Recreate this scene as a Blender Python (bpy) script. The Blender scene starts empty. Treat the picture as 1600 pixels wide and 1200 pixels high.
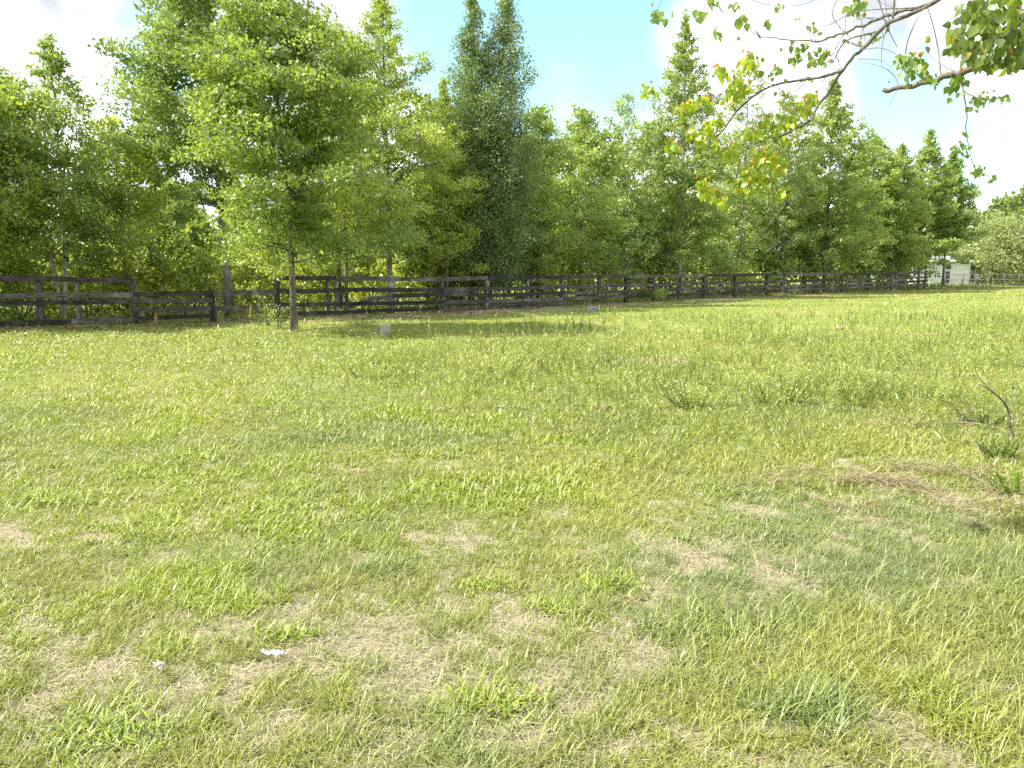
import bpy, math, random
import numpy as np
from mathutils import Vector, Matrix

random.seed(7)
RNG = np.random.default_rng(11)
SC = bpy.context.scene
C = SC.collection

# ------------------------------------------------------------------ camera
PITCH = math.radians(8.53); F = 1200.0; EYE = 1.6
def ray(px, py):
    u = (px - 800) / F; v = (600 - py) / F
    return u, math.cos(PITCH) + v * math.sin(PITCH), v * math.cos(PITCH) - math.sin(PITCH)
def gp(px, py):                       # point of the flat ground seen at a pixel
    x, y, z = ray(px, py); t = EYE / -z
    return x * t, y * t
def at(px, py, Y):                    # point at forward distance Y
    x, y, z = ray(px, py); t = Y / y
    return (x * t, Y, EYE + z * t)
cam_d = bpy.data.cameras.new('camera'); cam = bpy.data.objects.new('camera', cam_d); C.objects.link(cam)
cam.location = (0, 0, EYE); cam.rotation_euler = (math.radians(90) - PITCH, 0, 0)
cam_d.sensor_width = 36; cam_d.lens = 36 * F / 1600; cam_d.clip_end = 5000; cam_d.clip_start = 0.05
SC.camera = cam

# ------------------------------------------------------------------ world and sun
SUN_EL = 48; SUN_VEC = Vector((-1.0, -0.10, 0)).normalized()
sdir = Vector((SUN_VEC.x * math.cos(math.radians(SUN_EL)), SUN_VEC.y * math.cos(math.radians(SUN_EL)), math.sin(math.radians(SUN_EL))))
sl = bpy.data.lights.new('sun', 'SUN'); so = bpy.data.objects.new('sun', sl); C.objects.link(so)
sl.energy = 4.2; sl.angle = math.radians(0.6); sl.color = (1, .95, .86)
so.rotation_euler = sdir.to_track_quat('Z', 'Y').to_euler(); so.location = (-20, 0, 30)
W = bpy.data.worlds.new('World'); SC.world = W; W.use_nodes = True
nt = W.node_tree; nt.nodes.clear()
def N(t, typ, **k):
    n = t.nodes.new(typ)
    for a, b in k.items(): setattr(n, a, b)
    return n
def mathn(t, op, a, b=None, clamp=False):
    n = N(t, 'ShaderNodeMath', operation=op); n.use_clamp = clamp
    for i, v in enumerate((a, b)):
        if v is None: continue
        if isinstance(v, (int, float)): n.inputs[i].default_value = v
        else: t.links.new(v, n.inputs[i])
    return n.outputs[0]
def maprange(t, v, a, b, c=0, d=1, smooth=True):
    n = N(t, 'ShaderNodeMapRange'); n.interpolation_type = 'SMOOTHSTEP' if smooth else 'LINEAR'
    t.links.new(v, n.inputs[0])
    for i, x in enumerate((a, b, c, d)): n.inputs[i + 1].default_value = x
    return n.outputs[0]
def mixc(t, f, a, b):
    n = N(t, 'ShaderNodeMix', data_type='RGBA')
    if isinstance(f, (int, float)): n.inputs[0].default_value = f
    else: t.links.new(f, n.inputs[0])
    for i, v in ((6, a), (7, b)):
        if isinstance(v, (tuple, list)): n.inputs[i].default_value = (*v[:3], 1)
        else: t.links.new(v, n.inputs[i])
    return n.outputs[2]
def noise(t, vec, scale, detail=4, rough=.55, dist=0):
    n = N(t, 'ShaderNodeTexNoise'); n.inputs['Scale'].default_value = scale; n.inputs['Detail'].default_value = detail
    n.inputs['Roughness'].default_value = rough; n.inputs['Distortion'].default_value = dist
    if vec is not None: t.links.new(vec, n.inputs['Vector'])
    return n.outputs[0]
out = N(nt, 'ShaderNodeOutputWorld'); bg = N(nt, 'ShaderNodeBackground'); bg.inputs[1].default_value = 0.15
sky = N(nt, 'ShaderNodeTexSky', sky_type='NISHITA'); sky.sun_disc = False
sky.sun_elevation = math.radians(SUN_EL); sky.sun_rotation = math.atan2(sdir.x, sdir.y)
sky.air_density = 1.0; sky.dust_density = 1.6
tc = N(nt, 'ShaderNodeTexCoord'); gen = tc.outputs['Generated']
def blob(px, py, r0, r1):             # soft cap of sky directions round one direction
    d = Vector(ray(px, py)).normalized()
    n = N(nt, 'ShaderNodeVectorMath', operation='DISTANCE'); nt.links.new(gen, n.inputs[0]); n.inputs[1].default_value = d
    return maprange(nt, n.outputs['Value'], r0, r1, 1, 0)
mp = N(nt, 'ShaderNodeMapping'); mp.inputs['Scale'].default_value = (1, 1, 2.2); nt.links.new(gen, mp.inputs[0])
cl = noise(nt, mp.outputs[0], 3.2, 8, .62, .3)
wob = noise(nt, gen, 9, 6, .6)
# open blue between the clouds
b = mathn(nt, 'MAXIMUM', blob(900, 20, .10, .24), blob(730, 90, .04, .14))
b = mathn(nt, 'MAXIMUM', b, blob(1010, 110, .01, .085))
b = mathn(nt, 'MAXIMUM', b, mathn(nt, 'MULTIPLY', blob(1430, 175, .02, .12), .6))
b = mathn(nt, 'MAXIMUM', b, mathn(nt, 'MULTIPLY', blob(1560, 265, .02, .14), .6))
b = mathn(nt, 'MAXIMUM', b, mathn(nt, 'MULTIPLY', blob(270, 130, .02, .12), .5))
b = mathn(nt, 'SUBTRACT', b, mathn(nt, 'MULTIPLY', blob(1130, 90, .02, .13), .9))
v = mathn(nt, 'SUBTRACT', mathn(nt, 'ADD', mathn(nt, 'MULTIPLY', cl, .55), mathn(nt, 'MULTIPLY', wob, .45)), mathn(nt, 'MULTIPLY', b, .42))
mask = maprange(nt, v, .17, .47)
skyc = N(nt, 'ShaderNodeVectorMath', operation='MULTIPLY'); nt.links.new(sky.outputs[0], skyc.inputs[0]); skyc.inputs[1].default_value = (.80, .98, .84)
shade = maprange(nt, wob, .38, .62, .50, 1.2)
cc = N(nt, 'ShaderNodeVectorMath', operation='SCALE'); cc.inputs[0].default_value = (4.1, 4.3, 4.55); nt.links.new(shade, cc.inputs['Scale'])
col = mixc(nt, mask, skyc.outputs[0], cc.outputs[0])
nt.links.new(col, bg.inputs[0]); nt.links.new(bg.outputs[0], out.inputs[0])
vs = SC.view_settings; vs.view_transform = 'Standard'; vs.look = 'None'; vs.gamma = 1; vs.use_curve_mapping = False
vs.exposure = 1.42

# ------------------------------------------------------------------ materials
def newmat(name):
    m = bpy.data.materials.new(name); m.use_nodes = True; m.node_tree.nodes.clear(); return m, m.node_tree
def leafmat(name, trans=.4, gloss=.06, rough=.45, tint=(1.2, 1.3, .65)):
    m, t = newmat(name)
    a = N(t, 'ShaderNodeAttribute'); a.attribute_name = 'Col'
    d = N(t, 'ShaderNodeBsdfDiffuse'); tr = N(t, 'ShaderNodeBsdfTranslucent'); g = N(t, 'ShaderNodeBsdfGlossy')
    g.inputs['Roughness'].default_value = rough; g.inputs['Color'].default_value = (.9, 1, .9, 1)
    t.links.new(a.outputs[0], d.inputs[0])
    s = N(t, 'ShaderNodeVectorMath', operation='MULTIPLY'); t.links.new(a.outputs[0], s.inputs[0]); s.inputs[1].default_value = tint
    t.links.new(s.outputs[0], tr.inputs[0])
    m1 = N(t, 'ShaderNodeMixShader'); m1.inputs[0].default_value = trans; t.links.new(d.outputs[0], m1.inputs[1]); t.links.new(tr.outputs[0], m1.inputs[2])
    m2 = N(t, 'ShaderNodeMixShader'); m2.inputs[0].default_value = gloss; t.links.new(m1.outputs[0], m2.inputs[1]); t.links.new(g.outputs[0], m2.inputs[2])
    o = N(t, 'ShaderNodeOutputMaterial'); t.links.new(m2.outputs[0], o.inputs[0]); return m
def rampmat(name, c1, c2, scale=6, stretch=(1, 1, 1), rough=.9, bump=.4, c3=None, s3=1.5, spec=.2):
    m, t = newmat(name)
    tcn = N(t, 'ShaderNodeTexCoord'); mpn = N(t, 'ShaderNodeMapping'); mpn.inputs['Scale'].default_value = stretch
    t.links.new(tcn.outputs['Object'], mpn.inputs[0])
    n1 = noise(t, mpn.outputs[0], scale, 7, .65)
    f = maprange(t, n1, .32, .68)
    c = mixc(t, f, c1, c2)
    if c3:
        n3 = noise(t, tcn.outputs['Object'], s3, 5, .6); c = mixc(t, maprange(t, n3, .5, .66), c, c3)
    p = N(t, 'ShaderNodeBsdfPrincipled'); p.inputs['Roughness'].default_value = rough; p.inputs['Specular IOR Level'].default_value = spec
    t.links.new(c, p.inputs['Base Color'])
    bp = N(t, 'ShaderNodeBump'); bp.inputs['Strength'].default_value = bump; bp.inputs['Distance'].default_value = .02
    t.links.new(n1, bp.inputs['Height']); t.links.new(bp.outputs[0], p.inputs['Normal'])
    o = N(t, 'ShaderNodeOutputMaterial'); t.links.new(p.outputs[0], o.inputs[0]); return m
M_LEAF = leafmat('leaf', .5, .05)
M_GRASS = leafmat('grass_blade', .34, .06, .5, (1.15, 1.2, .7))
M_BARK = rampmat('bark', (.085, .072, .055), (.2, .18, .15), 9, (1, 1, .25), c3=(.26, .26, .23))
M_BARKP = rampmat('pale_bark', (.2, .18, .15), (.42, .4, .36), 7, (1, 1, .3), c3=(.1, .09, .075))
M_TWIG = rampmat('twig_bark', (.09, .08, .065), (.21, .19, .16), 30, (1, 1, 1), bump=.2)
M_DRY = rampmat('dry_wood', (.15, .12, .085), (.34, .29, .21), 40, bump=.3)
def vary(m, lo, hi):
    t = m.node_tree; p = [n for n in t.nodes if n.type == 'BSDF_PRINCIPLED'][0]; src = p.inputs['Base Color'].links[0].from_socket
    oi = N(t, 'ShaderNodeObjectInfo'); sc = N(t, 'ShaderNodeVectorMath', operation='SCALE'); t.links.new(src, sc.inputs[0]); t.links.new(maprange(t, oi.outputs['Random'], 0, 1, lo, hi, False), sc.inputs['Scale']); t.links.new(sc.outputs[0], p.inputs['Base Color'])
    return m
M_BOARD = rampmat('weathered_board', (.028, .025, .022), (.095, .088, .078), 5, (1, 1, 3), c3=(.13, .13, .13), s3=1.1)
M_POST = rampmat('weathered_post', (.03, .03, .03), (.1, .098, .095), 6, (2, 2, .6), c3=(.2, .2, .19), s3=2)
vary(M_BOARD, .55, 1.75); vary(M_POST, .6, 2.0)
M_CONC = rampmat('concrete', (.3, .29, .27), (.45, .43, .4), 30, bump=.3, c3=(.2, .19, .16), s3=8)
M_WALL = rampmat('painted_siding', (.66, .67, .68), (.78, .78, .78), 3, bump=.05)
M_ROOF = rampmat('metal_roof', (.25, .25, .26), (.38, .38, .39), 3, bump=.05, rough=.5)
M_DARK = rampmat('dark_opening', (.03, .035, .04), (.06, .06, .065), 3, rough=.2, spec=.5)
M_METAL = rampmat('grey_metal', (.12, .12, .12), (.22, .22, .22), 12, rough=.6)
M_DIRT = rampmat('sandy_dirt', (.15, .12, .08), (.31, .26, .18), 22, bump=.6, c3=(.24, .18, .12), s3=7)
M_PAPER = rampmat('white_paper', (.36, .35, .33), (.58, .57, .54), 20, bump=.1)

# ------------------------------------------------------------------ mesh helpers
def mesh_np(name, co, faces, cols=None, mat=None, smooth=False):
    """co (n,3); faces (m,k) of equal k, or list of such arrays; cols (n,3)."""
    me = bpy.data.meshes.new(name)
    fl = faces if isinstance(faces, list) else [faces]
    fl = [np.asarray(a, dtype=np.int32) for a in fl if len(a)]
    tot = np.concatenate([np.full(len(a), a.shape[1], dtype=np.int32) for a in fl])
    idx = np.concatenate([a.ravel() for a in fl])
    me.vertices.add(len(co)); me.vertices.foreach_set('co', np.asarray(co, dtype=np.float32).ravel())
    me.loops.add(len(idx)); me.loops.foreach_set('vertex_index', idx)
    st = np.zeros(len(tot), dtype=np.int32); st[1:] = np.cumsum(tot)[:-1]
    me.polygons.add(len(tot)); me.polygons.foreach_set('loop_start', st)
    try: me.polygons.foreach_set('loop_total', tot)
    except Exception: pass
    me.polygons.foreach_set('use_smooth', np.full(len(tot), smooth, dtype=bool))
    me.update(calc_edges=True)
    if cols is not None:
        a = me.color_attributes.new('Col', 'FLOAT_COLOR', 'POINT')
        c4 = np.ones((len(co), 4), dtype=np.float32); c4[:, :3] = np.clip(cols, 0, 1)
        a.data.foreach_set('color', c4.ravel())
    if mat: me.materials.append(mat)
    return me
def link(name, me, parent=None):
    o = bpy.data.objects.new(name, me); C.objects.link(o)
    if parent: o.parent = parent
    return o
def tag(o, label=None, cat=None, group=None, kind=None):
    if label: o['label'] = label
    if cat: o['category'] = cat
    if group: o['group'] = group
    if kind: o['kind'] = kind
    return o
def empty(name, loc=(0, 0, 0)):
    o = bpy.data.objects.new(name, None); C.objects.link(o); o.location = loc; o.empty_display_size = .2; return o

class Acc:                            # collects tubes and boxes, builds one mesh
    def __init__(s): s.v = []; s.q = []; s.n = 0
    def add(s, v, q):
        s.v.append(np.asarray(v, float)); s.q += [tuple(i + s.n for i in f) for f in q]; s.n += len(v)
    def tube(s, pts, rad, k=6, jit=0):
        pts = [Vector(p) for p in pts]; vs = []; n = len(pts)
        for i, p in enumerate(pts):
            d = (pts[min(i + 1, n - 1)] - pts[max(i - 1, 0)]).normalized()
            a = d.orthogonal().normalized() if abs(d.z) < .9 else d.cross(Vector((0, 1, 0))).normalized()
            if i and (a.dot(pa) < 0): a = -a
            if i: a = (pa - d * pa.dot(d)).normalized()
            pa = a; b = d.cross(a)
            for j in range(k):
                t = 2 * math.pi * j / k; r = rad[i] * (1 + jit * (random.random() - .5))
                vs.append(p + (a * math.cos(t) + b * math.sin(t)) * r)
        q = []
        for i in range(n - 1):
            for j in range(k):
                q.append((i * k + j, i * k + (j + 1) % k, (i + 1) * k + (j + 1) % k, (i + 1) * k + j))
        q.append(tuple(range(k))[::-1]); q.append(tuple((n - 1) * k + j for j in range(k)))
        s.add([tuple(v) for v in vs], q)
    def box(s, c, u, v, w):           # centre and three half-axis vectors
        c, u, v, w = map(Vector, (c, u, v, w)); vs = []
        for a in (-1, 1):
            for b_ in (-1, 1):
                for d in (-1, 1): vs.append(tuple(c + u * a + v * b_ + w * d))
        q = [(0, 1, 3, 2), (4, 6, 7, 5), (0, 4, 5, 1), (2, 3, 7, 6), (0, 2, 6, 4), (1, 5, 7, 3)]
        s.add(vs, q)
    def mesh(s, name, mat, smooth=False):
        me = bpy.data.meshes.new(name); me.from_pydata(np.concatenate(s.v).tolist(), [], s.q)
        me.materials.append(mat)
        if smooth: me.polygons.foreach_set('use_smooth', [True] * len(me.polygons))
        me.update(); return me

# value noise in the ground plane
_L = RNG.random((256, 256))
def vn(x, y, s, o=0):
    x = x / s + 31.7 * (o + 1); y = y / s + 17.3 * (o + 2)
    xi = np.floor(x).astype(int); yi = np.floor(y).astype(int); fx = x - xi; fy = y - yi
    fx = fx * fx * (3 - 2 * fx); fy = fy * fy * (3 - 2 * fy)
    g = lambda a, b_: _L[a & 255, b_ & 255]
    return (g(xi, yi) * (1 - fx) + g(xi + 1, yi) * fx) * (1 - fy) + (g(xi, yi + 1) * (1 - fx) + g(xi + 1, yi + 1) * fx) * fy
def fbm(x, y, s, o=0, n=4):
    t = 0; a = 1; w = 0
    for i in range(n): t = t + a * vn(x, y, s / 2 ** i, o + i * 3); w += a; a *= .55
    return t / w
MX, MY = gp(1030, 572)
def gz(x, y):
    x = np.asarray(x, float); y = np.asarray(y, float)
    r = np.hypot(x, y); f = np.clip((60 - r) / 40, 0, 1)
    return f * ((fbm(x, y, 3.0, 5, 3) - .5) * .09 + (fbm(x, y, .7, 9, 2) - .5) * .03)
def gz1(x, y): return float(gz(x, y))

# fence line on the ground
FP = [(-60, 515), (0, 512), (58, 510), (207, 507), (333, 503), (432, 497.5), (526, 493), (612, 490.5), (692, 488), (762, 484), (880, 478), (980, 472.5), (1100, 466.5), (1225, 461), (1330, 457), (1450, 452)]
FW = [(-24, 12.5), (-19, 16.8)] + [gp(*q) for q in FP] + [(48, 73.5)]
FX = np.array([a for a, _ in FW]); FY = np.array([b_ for _, b_ in FW])
def side(x, y):                       # >0 in the paddock side (behind the fence), metres-ish
    return (y - np.interp(x, FX, FY)) * .75

# greenness: 0 bare straw, 1 lush
def ell(x, y, px, py, rx, ry):
    cx, cy = gp(px, py); return np.exp(-(((x - cx) / rx) ** 2 + ((y - cy) / ry) ** 2))
def green(x, y):
    r = np.hypot(x, y)
    g = .93 + (fbm(x, y, 1.0, 1) - .5) * 1.0 + (fbm(x, y, .10, 4, 2) - .5) * 1.7 + (fbm(x, y, .28, 2) - .5) * 1.5 + np.clip((r - 4.5) / 7, 0, .62)
    g = g - .38 * ell(x, y, 250, 1040, .8, .38) - .26 * ell(x, y, 620, 1000, .7, .5) - .3 * ell(x, y, 900, 1010, .6, .5)
    g = g - .42 * ell(x, y, 1300, 765, .6, .42) - .42 * ell(x, y, 1480, 670, .75, .6) - .4 * ell(x, y, 1530, 770, .5, .6) - .3 * ell(x, y, 1080, 890, .6, .3)
    g = g + .45 * ell(x, y, 1400, 1000, 1.1, .8) + .3 * ell(x, y, 60, 900, .8, .7) - .5 * ell(x, y, 1380, 720, .9, .3)
    g = g - .45 * ell(x, y, 40, 720, 1.0, .7) - .35 * ell(x, y, 960, 560, 1.6, .6)
    s = side(x, y); g = g - np.clip(1.2 - np.abs(s + .9) / 2.6, 0, 1) * np.interp(x, [-14, -9, -4, 14, 22], [.35, .8, 1.25, 1.25, .3]) * np.clip(fbm(x, y, 2.5, 7) * 1.6, 0, 1)
    tx, ty = -5.8, 20.4; g = g - .9 * np.exp(-(((x - tx) / 1.5) ** 2 + ((y - ty) / .8) ** 2))
    return np.clip(g, 0, 1)

# ------------------------------------------------------------------ ground: one sheet to the horizon
def build_ground():
    na = 720; rad = np.concatenate([[0.05], np.geomspace(.6, 90, 300), np.geomspace(100, 3000, 14)])
    th = np.linspace(0, 2 * np.pi, na, endpoint=False)
    R_, T_ = np.meshgrid(rad, th, indexing='ij'); x = R_ * np.sin(T_); y = R_ * np.cos(T_)
    x = x.ravel(); y = y.ravel(); z = gz(x, y)
    i = np.arange(len(rad) - 1)[:, None] * na; j = np.arange(na)[None, :]; j2 = (j + 1) % na
    f = np.stack([i + j, i + na + j, i + na + j2, i + j2], -1).reshape(-1, 4)[:, ::-1]
    g = green(x, y)
    cols = np.stack([g, g, g], 1)
    m, t = newmat('field_ground')
    a = N(t, 'ShaderNodeAttribute'); a.attribute_name = 'Col'
    tcn = N(t, 'ShaderNodeTexCoord'); ob = tcn.outputs['Object']
    n1 = noise(t, ob, 28, 8, .7); n2 = noise(t, ob, 5, 5, .6); n3 = noise(t, ob, 90, 6, .7); n4 = noise(t, ob, .25, 4, .6)
    straw = mixc(t, maprange(t, n3, .36, .62), (.24, .20, .12), (.50, .46, .32))
    straw = mixc(t, maprange(t, n1, .56, .7), straw, (.13, .09, .05))
    gr = mixc(t, maprange(t, n1, .35, .65), (.10, .15, .025), (.24, .31, .06))
    gr = mixc(t, maprange(t, n4, .4, .65), gr, (.25, .27, .08))
    ff = mathn(t, 'ADD', a.outputs['Fac'], mathn(t, 'MULTIPLY', mathn(t, 'SUBTRACT', n2, .5), .9))
    c = mixc(t, maprange(t, ff, .40, .95), straw, gr)
    p = N(t, 'ShaderNodeBsdfPrincipled'); p.inputs['Roughness'].default_value = 1; p.inputs['Specular IOR Level'].default_value = .05
    t.links.new(c, p.inputs['Base Color'])
    bp = N(t, 'ShaderNodeBump'); bp.inputs['Strength'].default_value = .8; bp.inputs['Distance'].default_value = .03
    t.links.new(n3, bp.inputs['Height']); t.links.new(bp.outputs[0], p.inputs['Normal'])
    o = N(t, 'ShaderNodeOutputMaterial'); t.links.new(p.outputs[0], o.inputs[0])
    me = mesh_np('ground', np.stack([x, y, z], 1), f, cols, m, True)
    o = link('ground', me); tag(o, 'sunlit grassy field running out to the board fence', 'ground', kind='structure')
build_ground()

# ------------------------------------------------------------------ blades
def blades(P, az, L, wid, lean, droop, col, K=2, twist=None):
    """curved tapering strips: P (n,3) roots, az heading, L length, wid base half-width, lean start angle from vertical, droop added angle"""
    n = len(P); d = np.stack([np.cos(az), np.sin(az)], 1)
    sd = np.stack([-d[:, 1], d[:, 0]], 1)
    if twist is not None:
        c, s = np.cos(twist), np.sin(twist); sx = sd[:, 0] * c - sd[:, 1] * s; sy = sd[:, 0] * s + sd[:, 1] * c; sd = np.stack([sx, sy], 1)
    co = np.zeros((n, K + 1, 2, 3)); p = P.copy(); co_w = [1, .9, .72, .5, .3] if K > 2 else [1, .75, .12]
    for k in range(K + 1):
        w = wid * (1 if k == 0 else (1 - (k / K) ** 1.6) + .06)
        co[:, k, 0, :2] = p[:, :2] - sd * w[:, None]; co[:, k, 1, :2] = p[:, :2] + sd * w[:, None]
        co[:, k, 0, 2] = p[:, 2]; co[:, k, 1, 2] = p[:, 2]
        a = lean + droop * (k + .5) / K; st = L / K
        p = p.copy(); p[:, :2] += d * (np.sin(a) * st)[:, None]; p[:, 2] += np.cos(a) * st
    base = (np.arange(n) * (K + 1) * 2)[:, None]
    k = np.arange(K)[None, :] * 2
    f = np.stack([base + k, base + k + 1, base + k + 3, base + k + 2], -1).reshape(-1, 4)
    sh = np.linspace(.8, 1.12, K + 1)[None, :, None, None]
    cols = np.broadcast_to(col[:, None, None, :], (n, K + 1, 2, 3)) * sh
    return co.reshape(-1, 3), f, cols.reshape(-1, 3)
def join(parts):
    v = []; f = []; c = []; n = 0
    for a, b_, d in parts: v.append(a); f.append(b_ + n); c.append(d); n += len(a)
    return np.concatenate(v), np.concatenate(f), np.concatenate(c)
def mixcol(a, b_, t): return np.asarray(a)[None] * (1 - t[:, None]) + np.asarray(b_)[None] * t[:, None]
def sample(d0, d1, n, half=.80, pw=1.0):
    """points in the wedge the field of view covers plus a margin; density per area ~ 1/d^pw"""
    q = RNG.random(n)
    e = 2 - pw
    y = (d0 ** e + q * (d1 ** e - d0 ** e)) ** (1 / e) if abs(e) > 1e-6 else d0 * (d1 / d0) ** q
    x = (RNG.random(n) * 2 - 1) * (half * y + 1.7)
    return x, y
LIME = (.31, .325, .052); MID = (.23, .25, .055); BLUE = (.19, .24, .08); YEL = (.34, .35, .09); STRAW = (.52, .46, .31); BROWN = (.27, .21, .13)
def build_grass():
    parts = []
    # near lawn
    def lawn(d0, d1, n, wmin, lmul, pw=1.2, K=2, thr=.0, lo=.035, hi=.10):
        x, y = sample(d0, d1, n, pw=pw); g = green(x, y)
        keep = (RNG.random(n) < np.clip(.12 + g * 1.0, 0, 1)) & (side(x, y) < 14)
        keep &= ~((side(x, y) > np.interp(x, [-12, -5, 0, 16, 26], [-1.2, -1.8, -3.6, -3.0, -1.0]) + 2 * (fbm(x, y, 1.5, 77) - .5)) & (RNG.random(n) < .82))
        x, y, g = x[keep], y[keep], g[keep]; n = len(x)
        L = (lo + (hi - lo) * RNG.random(n) ** 1.6) * lmul * (.6 + .6 * g) * (.75 + .6 * fbm(x, y, .8, 21, 2))
        r = ell(x, y, 1420, 980, 1.8, 1.6); L = L * (1 + .2 * r)
        w = np.maximum(.0018, y * wmin) * (.55 + .9 * RNG.random(n))
        t1 = np.clip(fbm(x, y, 1.6, 31) * 2.4 - .7 + (RNG.random(n) - .5) * .7, 0, 1)
        col = mixcol(MID, LIME, t1)
        pz = np.clip((fbm(x, y, .55, 35, 3) - .56) * 9, 0, 1) * np.clip(1.25 - x / 2.5, .15, 1)     # broad-bladed lime patches
        col = col * (1 - pz[:, None] * .7) + np.array((.29, .35, .025))[None] * pz[:, None] * .7; w = w * (1 + .7 * pz); L = L * (1 + .15 * pz)
        t2 = np.clip(r * 1.1 + ell(x, y, 1350, 860, 1.2, .8) * .6 + (fbm(x, y, 1.0, 41) - .62) * 3, 0, 1)[:, None] * .9
        col = col * (1 - t2) + np.array(BLUE)[None] * t2
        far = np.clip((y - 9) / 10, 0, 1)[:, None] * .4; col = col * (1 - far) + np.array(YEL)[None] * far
        dry = RNG.random(n) < np.clip(.42 - .36 * g, .11, 1)
        dc = mixcol(STRAW, BROWN, RNG.random(n) ** 2.2); col[dry] = dc[dry]
        col *= (.8 + .42 * RNG.random(n))[:, None]
        lean = .1 + RNG.random(n) * .75; droop = .3 + RNG.random(n) ** 1.1 * 2.0
        lean[dry] += .5; P = np.stack([x, y, gz(x, y) - .004], 1)
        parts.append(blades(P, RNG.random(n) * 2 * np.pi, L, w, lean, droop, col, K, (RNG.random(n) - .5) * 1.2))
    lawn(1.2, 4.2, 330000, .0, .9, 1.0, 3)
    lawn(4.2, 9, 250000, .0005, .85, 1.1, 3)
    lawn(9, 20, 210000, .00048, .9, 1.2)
    lawn(20, 75, 130000, .00045, 1.2, 1.4, 2)
    # long arching single blades
    x, y = sample(1.6, 7.5, 10000, pw=1.0); g = green(x, y); r = ell(x, y, 1400, 1010, 1.6, 1.2)
    keep = RNG.random(len(x)) < np.clip(.12 + .8 * r + .25 * (g - .4), 0, 1); x, y, r = x[keep], y[keep], r[keep]; n = len(x)
    col = mixcol(MID, YEL, RNG.random(n)) * (.85 + .5 * RNG.random(n))[:, None]
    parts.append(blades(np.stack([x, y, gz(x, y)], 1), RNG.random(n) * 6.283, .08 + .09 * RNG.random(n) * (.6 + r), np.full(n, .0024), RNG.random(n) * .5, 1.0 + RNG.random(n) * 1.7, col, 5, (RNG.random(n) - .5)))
    v, f, c = join(parts)
    o = link('grass', mesh_np('grass', v, f, c, M_GRASS)); tag(o, 'bright yellow green grass covering the whole field', 'grass', kind='stuff')
    # straw thatch lying flat
    parts = []
    for d0, d1, nn, wm in ((1.2, 5, 190000, .0), (5, 14, 100000, .0005)):
        x, y = sample(d0, d1, nn, pw=1.1); g = green(x, y); keep = RNG.random(nn) < np.clip(1.05 - g * .9, .1, 1); x, y = x[keep], y[keep]; n = len(x)
        col = mixcol(STRAW, BROWN, RNG.random(n) ** 2.4) * (.6 + .8 * RNG.random(n))[:, None]
        zz = gz(x, y) + .002 + .022 * RNG.random(n) ** 2
        parts.append(blades(np.stack([x, y, zz], 1), RNG.random(n) * 6.283, .025 + .07 * RNG.random(n), np.maximum(.0013, y * wm) * (.5 + RNG.random(n)), 1.25 + .4 * RNG.random(n), (RNG.random(n) - .4) * .5, col, 2))
    # mats of dry stalks
    for px, py, rx, ry, nn in ((1300, 765, .5, .3, 1500), (1470, 665, .75, .5, 1900), (1520, 770, .4, .5, 1500), (1240, 790, .35, .12, 500), (1400, 745, .5, .2, 1500), (20, 715, .5, .4, 900)):
        cx, cy = gp(px, py); x = cx + RNG.normal(0, rx * .8, nn * 2); y = cy + RNG.normal(0, ry * .8, nn * 2); k_ = RNG.random(nn * 2) < np.clip(fbm(x, y, .35, 14) * 3 - 1.35, 0, .55); x, y = x[k_], y[k_]; nn = len(x)
        col = mixcol((.48, .39, .25), (.28, .19, .12), RNG.random(nn) ** 1.5) * (.6 + .7 * RNG.random(nn))[:, None]
        zz = gz(x, y) + .07 * RNG.random(nn) ** 1.3
        parts.append(blades(np.stack([x, y, zz], 1), RNG.random(nn) * 6.283, .05 + .13 * RNG.random(nn), .0022 + .002 * RNG.random(nn), 1.25 + .35 * RNG.random(nn), (RNG.random(nn) - .4) * .5, col, 3))
    v, f, c = join(parts)
    o = link('straw_litter', mesh_np('straw_litter', v, f, c, M_GRASS)); tag(o, 'dry tan straw and dead stalks matted between the grass', 'straw', kind='stuff')
build_grass()

def leaf_cards(P, u, nrm, ln, wd, col):
    """diamond leaves: P base, u direction, nrm normal"""
    s = np.cross(nrm, u); s /= np.linalg.norm(s, axis=1)[:, None] + 1e-9
    n = len(P); co = np.zeros((n, 4, 3))
    co[:, 0] = P; co[:, 1] = P + u * (ln * .45)[:, None] - s * wd[:, None]; co[:, 2] = P + u * ln[:, None]; co[:, 3] = P + u * (ln * .45)[:, None] + s * wd[:, None]
    f = np.arange(n * 4).reshape(n, 4)
    return co.reshape(-1, 3), f, np.repeat(col, 4, 0)
def rdir(n, zb=0.0):
    d = RNG.normal(0, 1, (n, 3)); d[:, 2] += zb; return d / np.linalg.norm(d, axis=1)[:, None]

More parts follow.
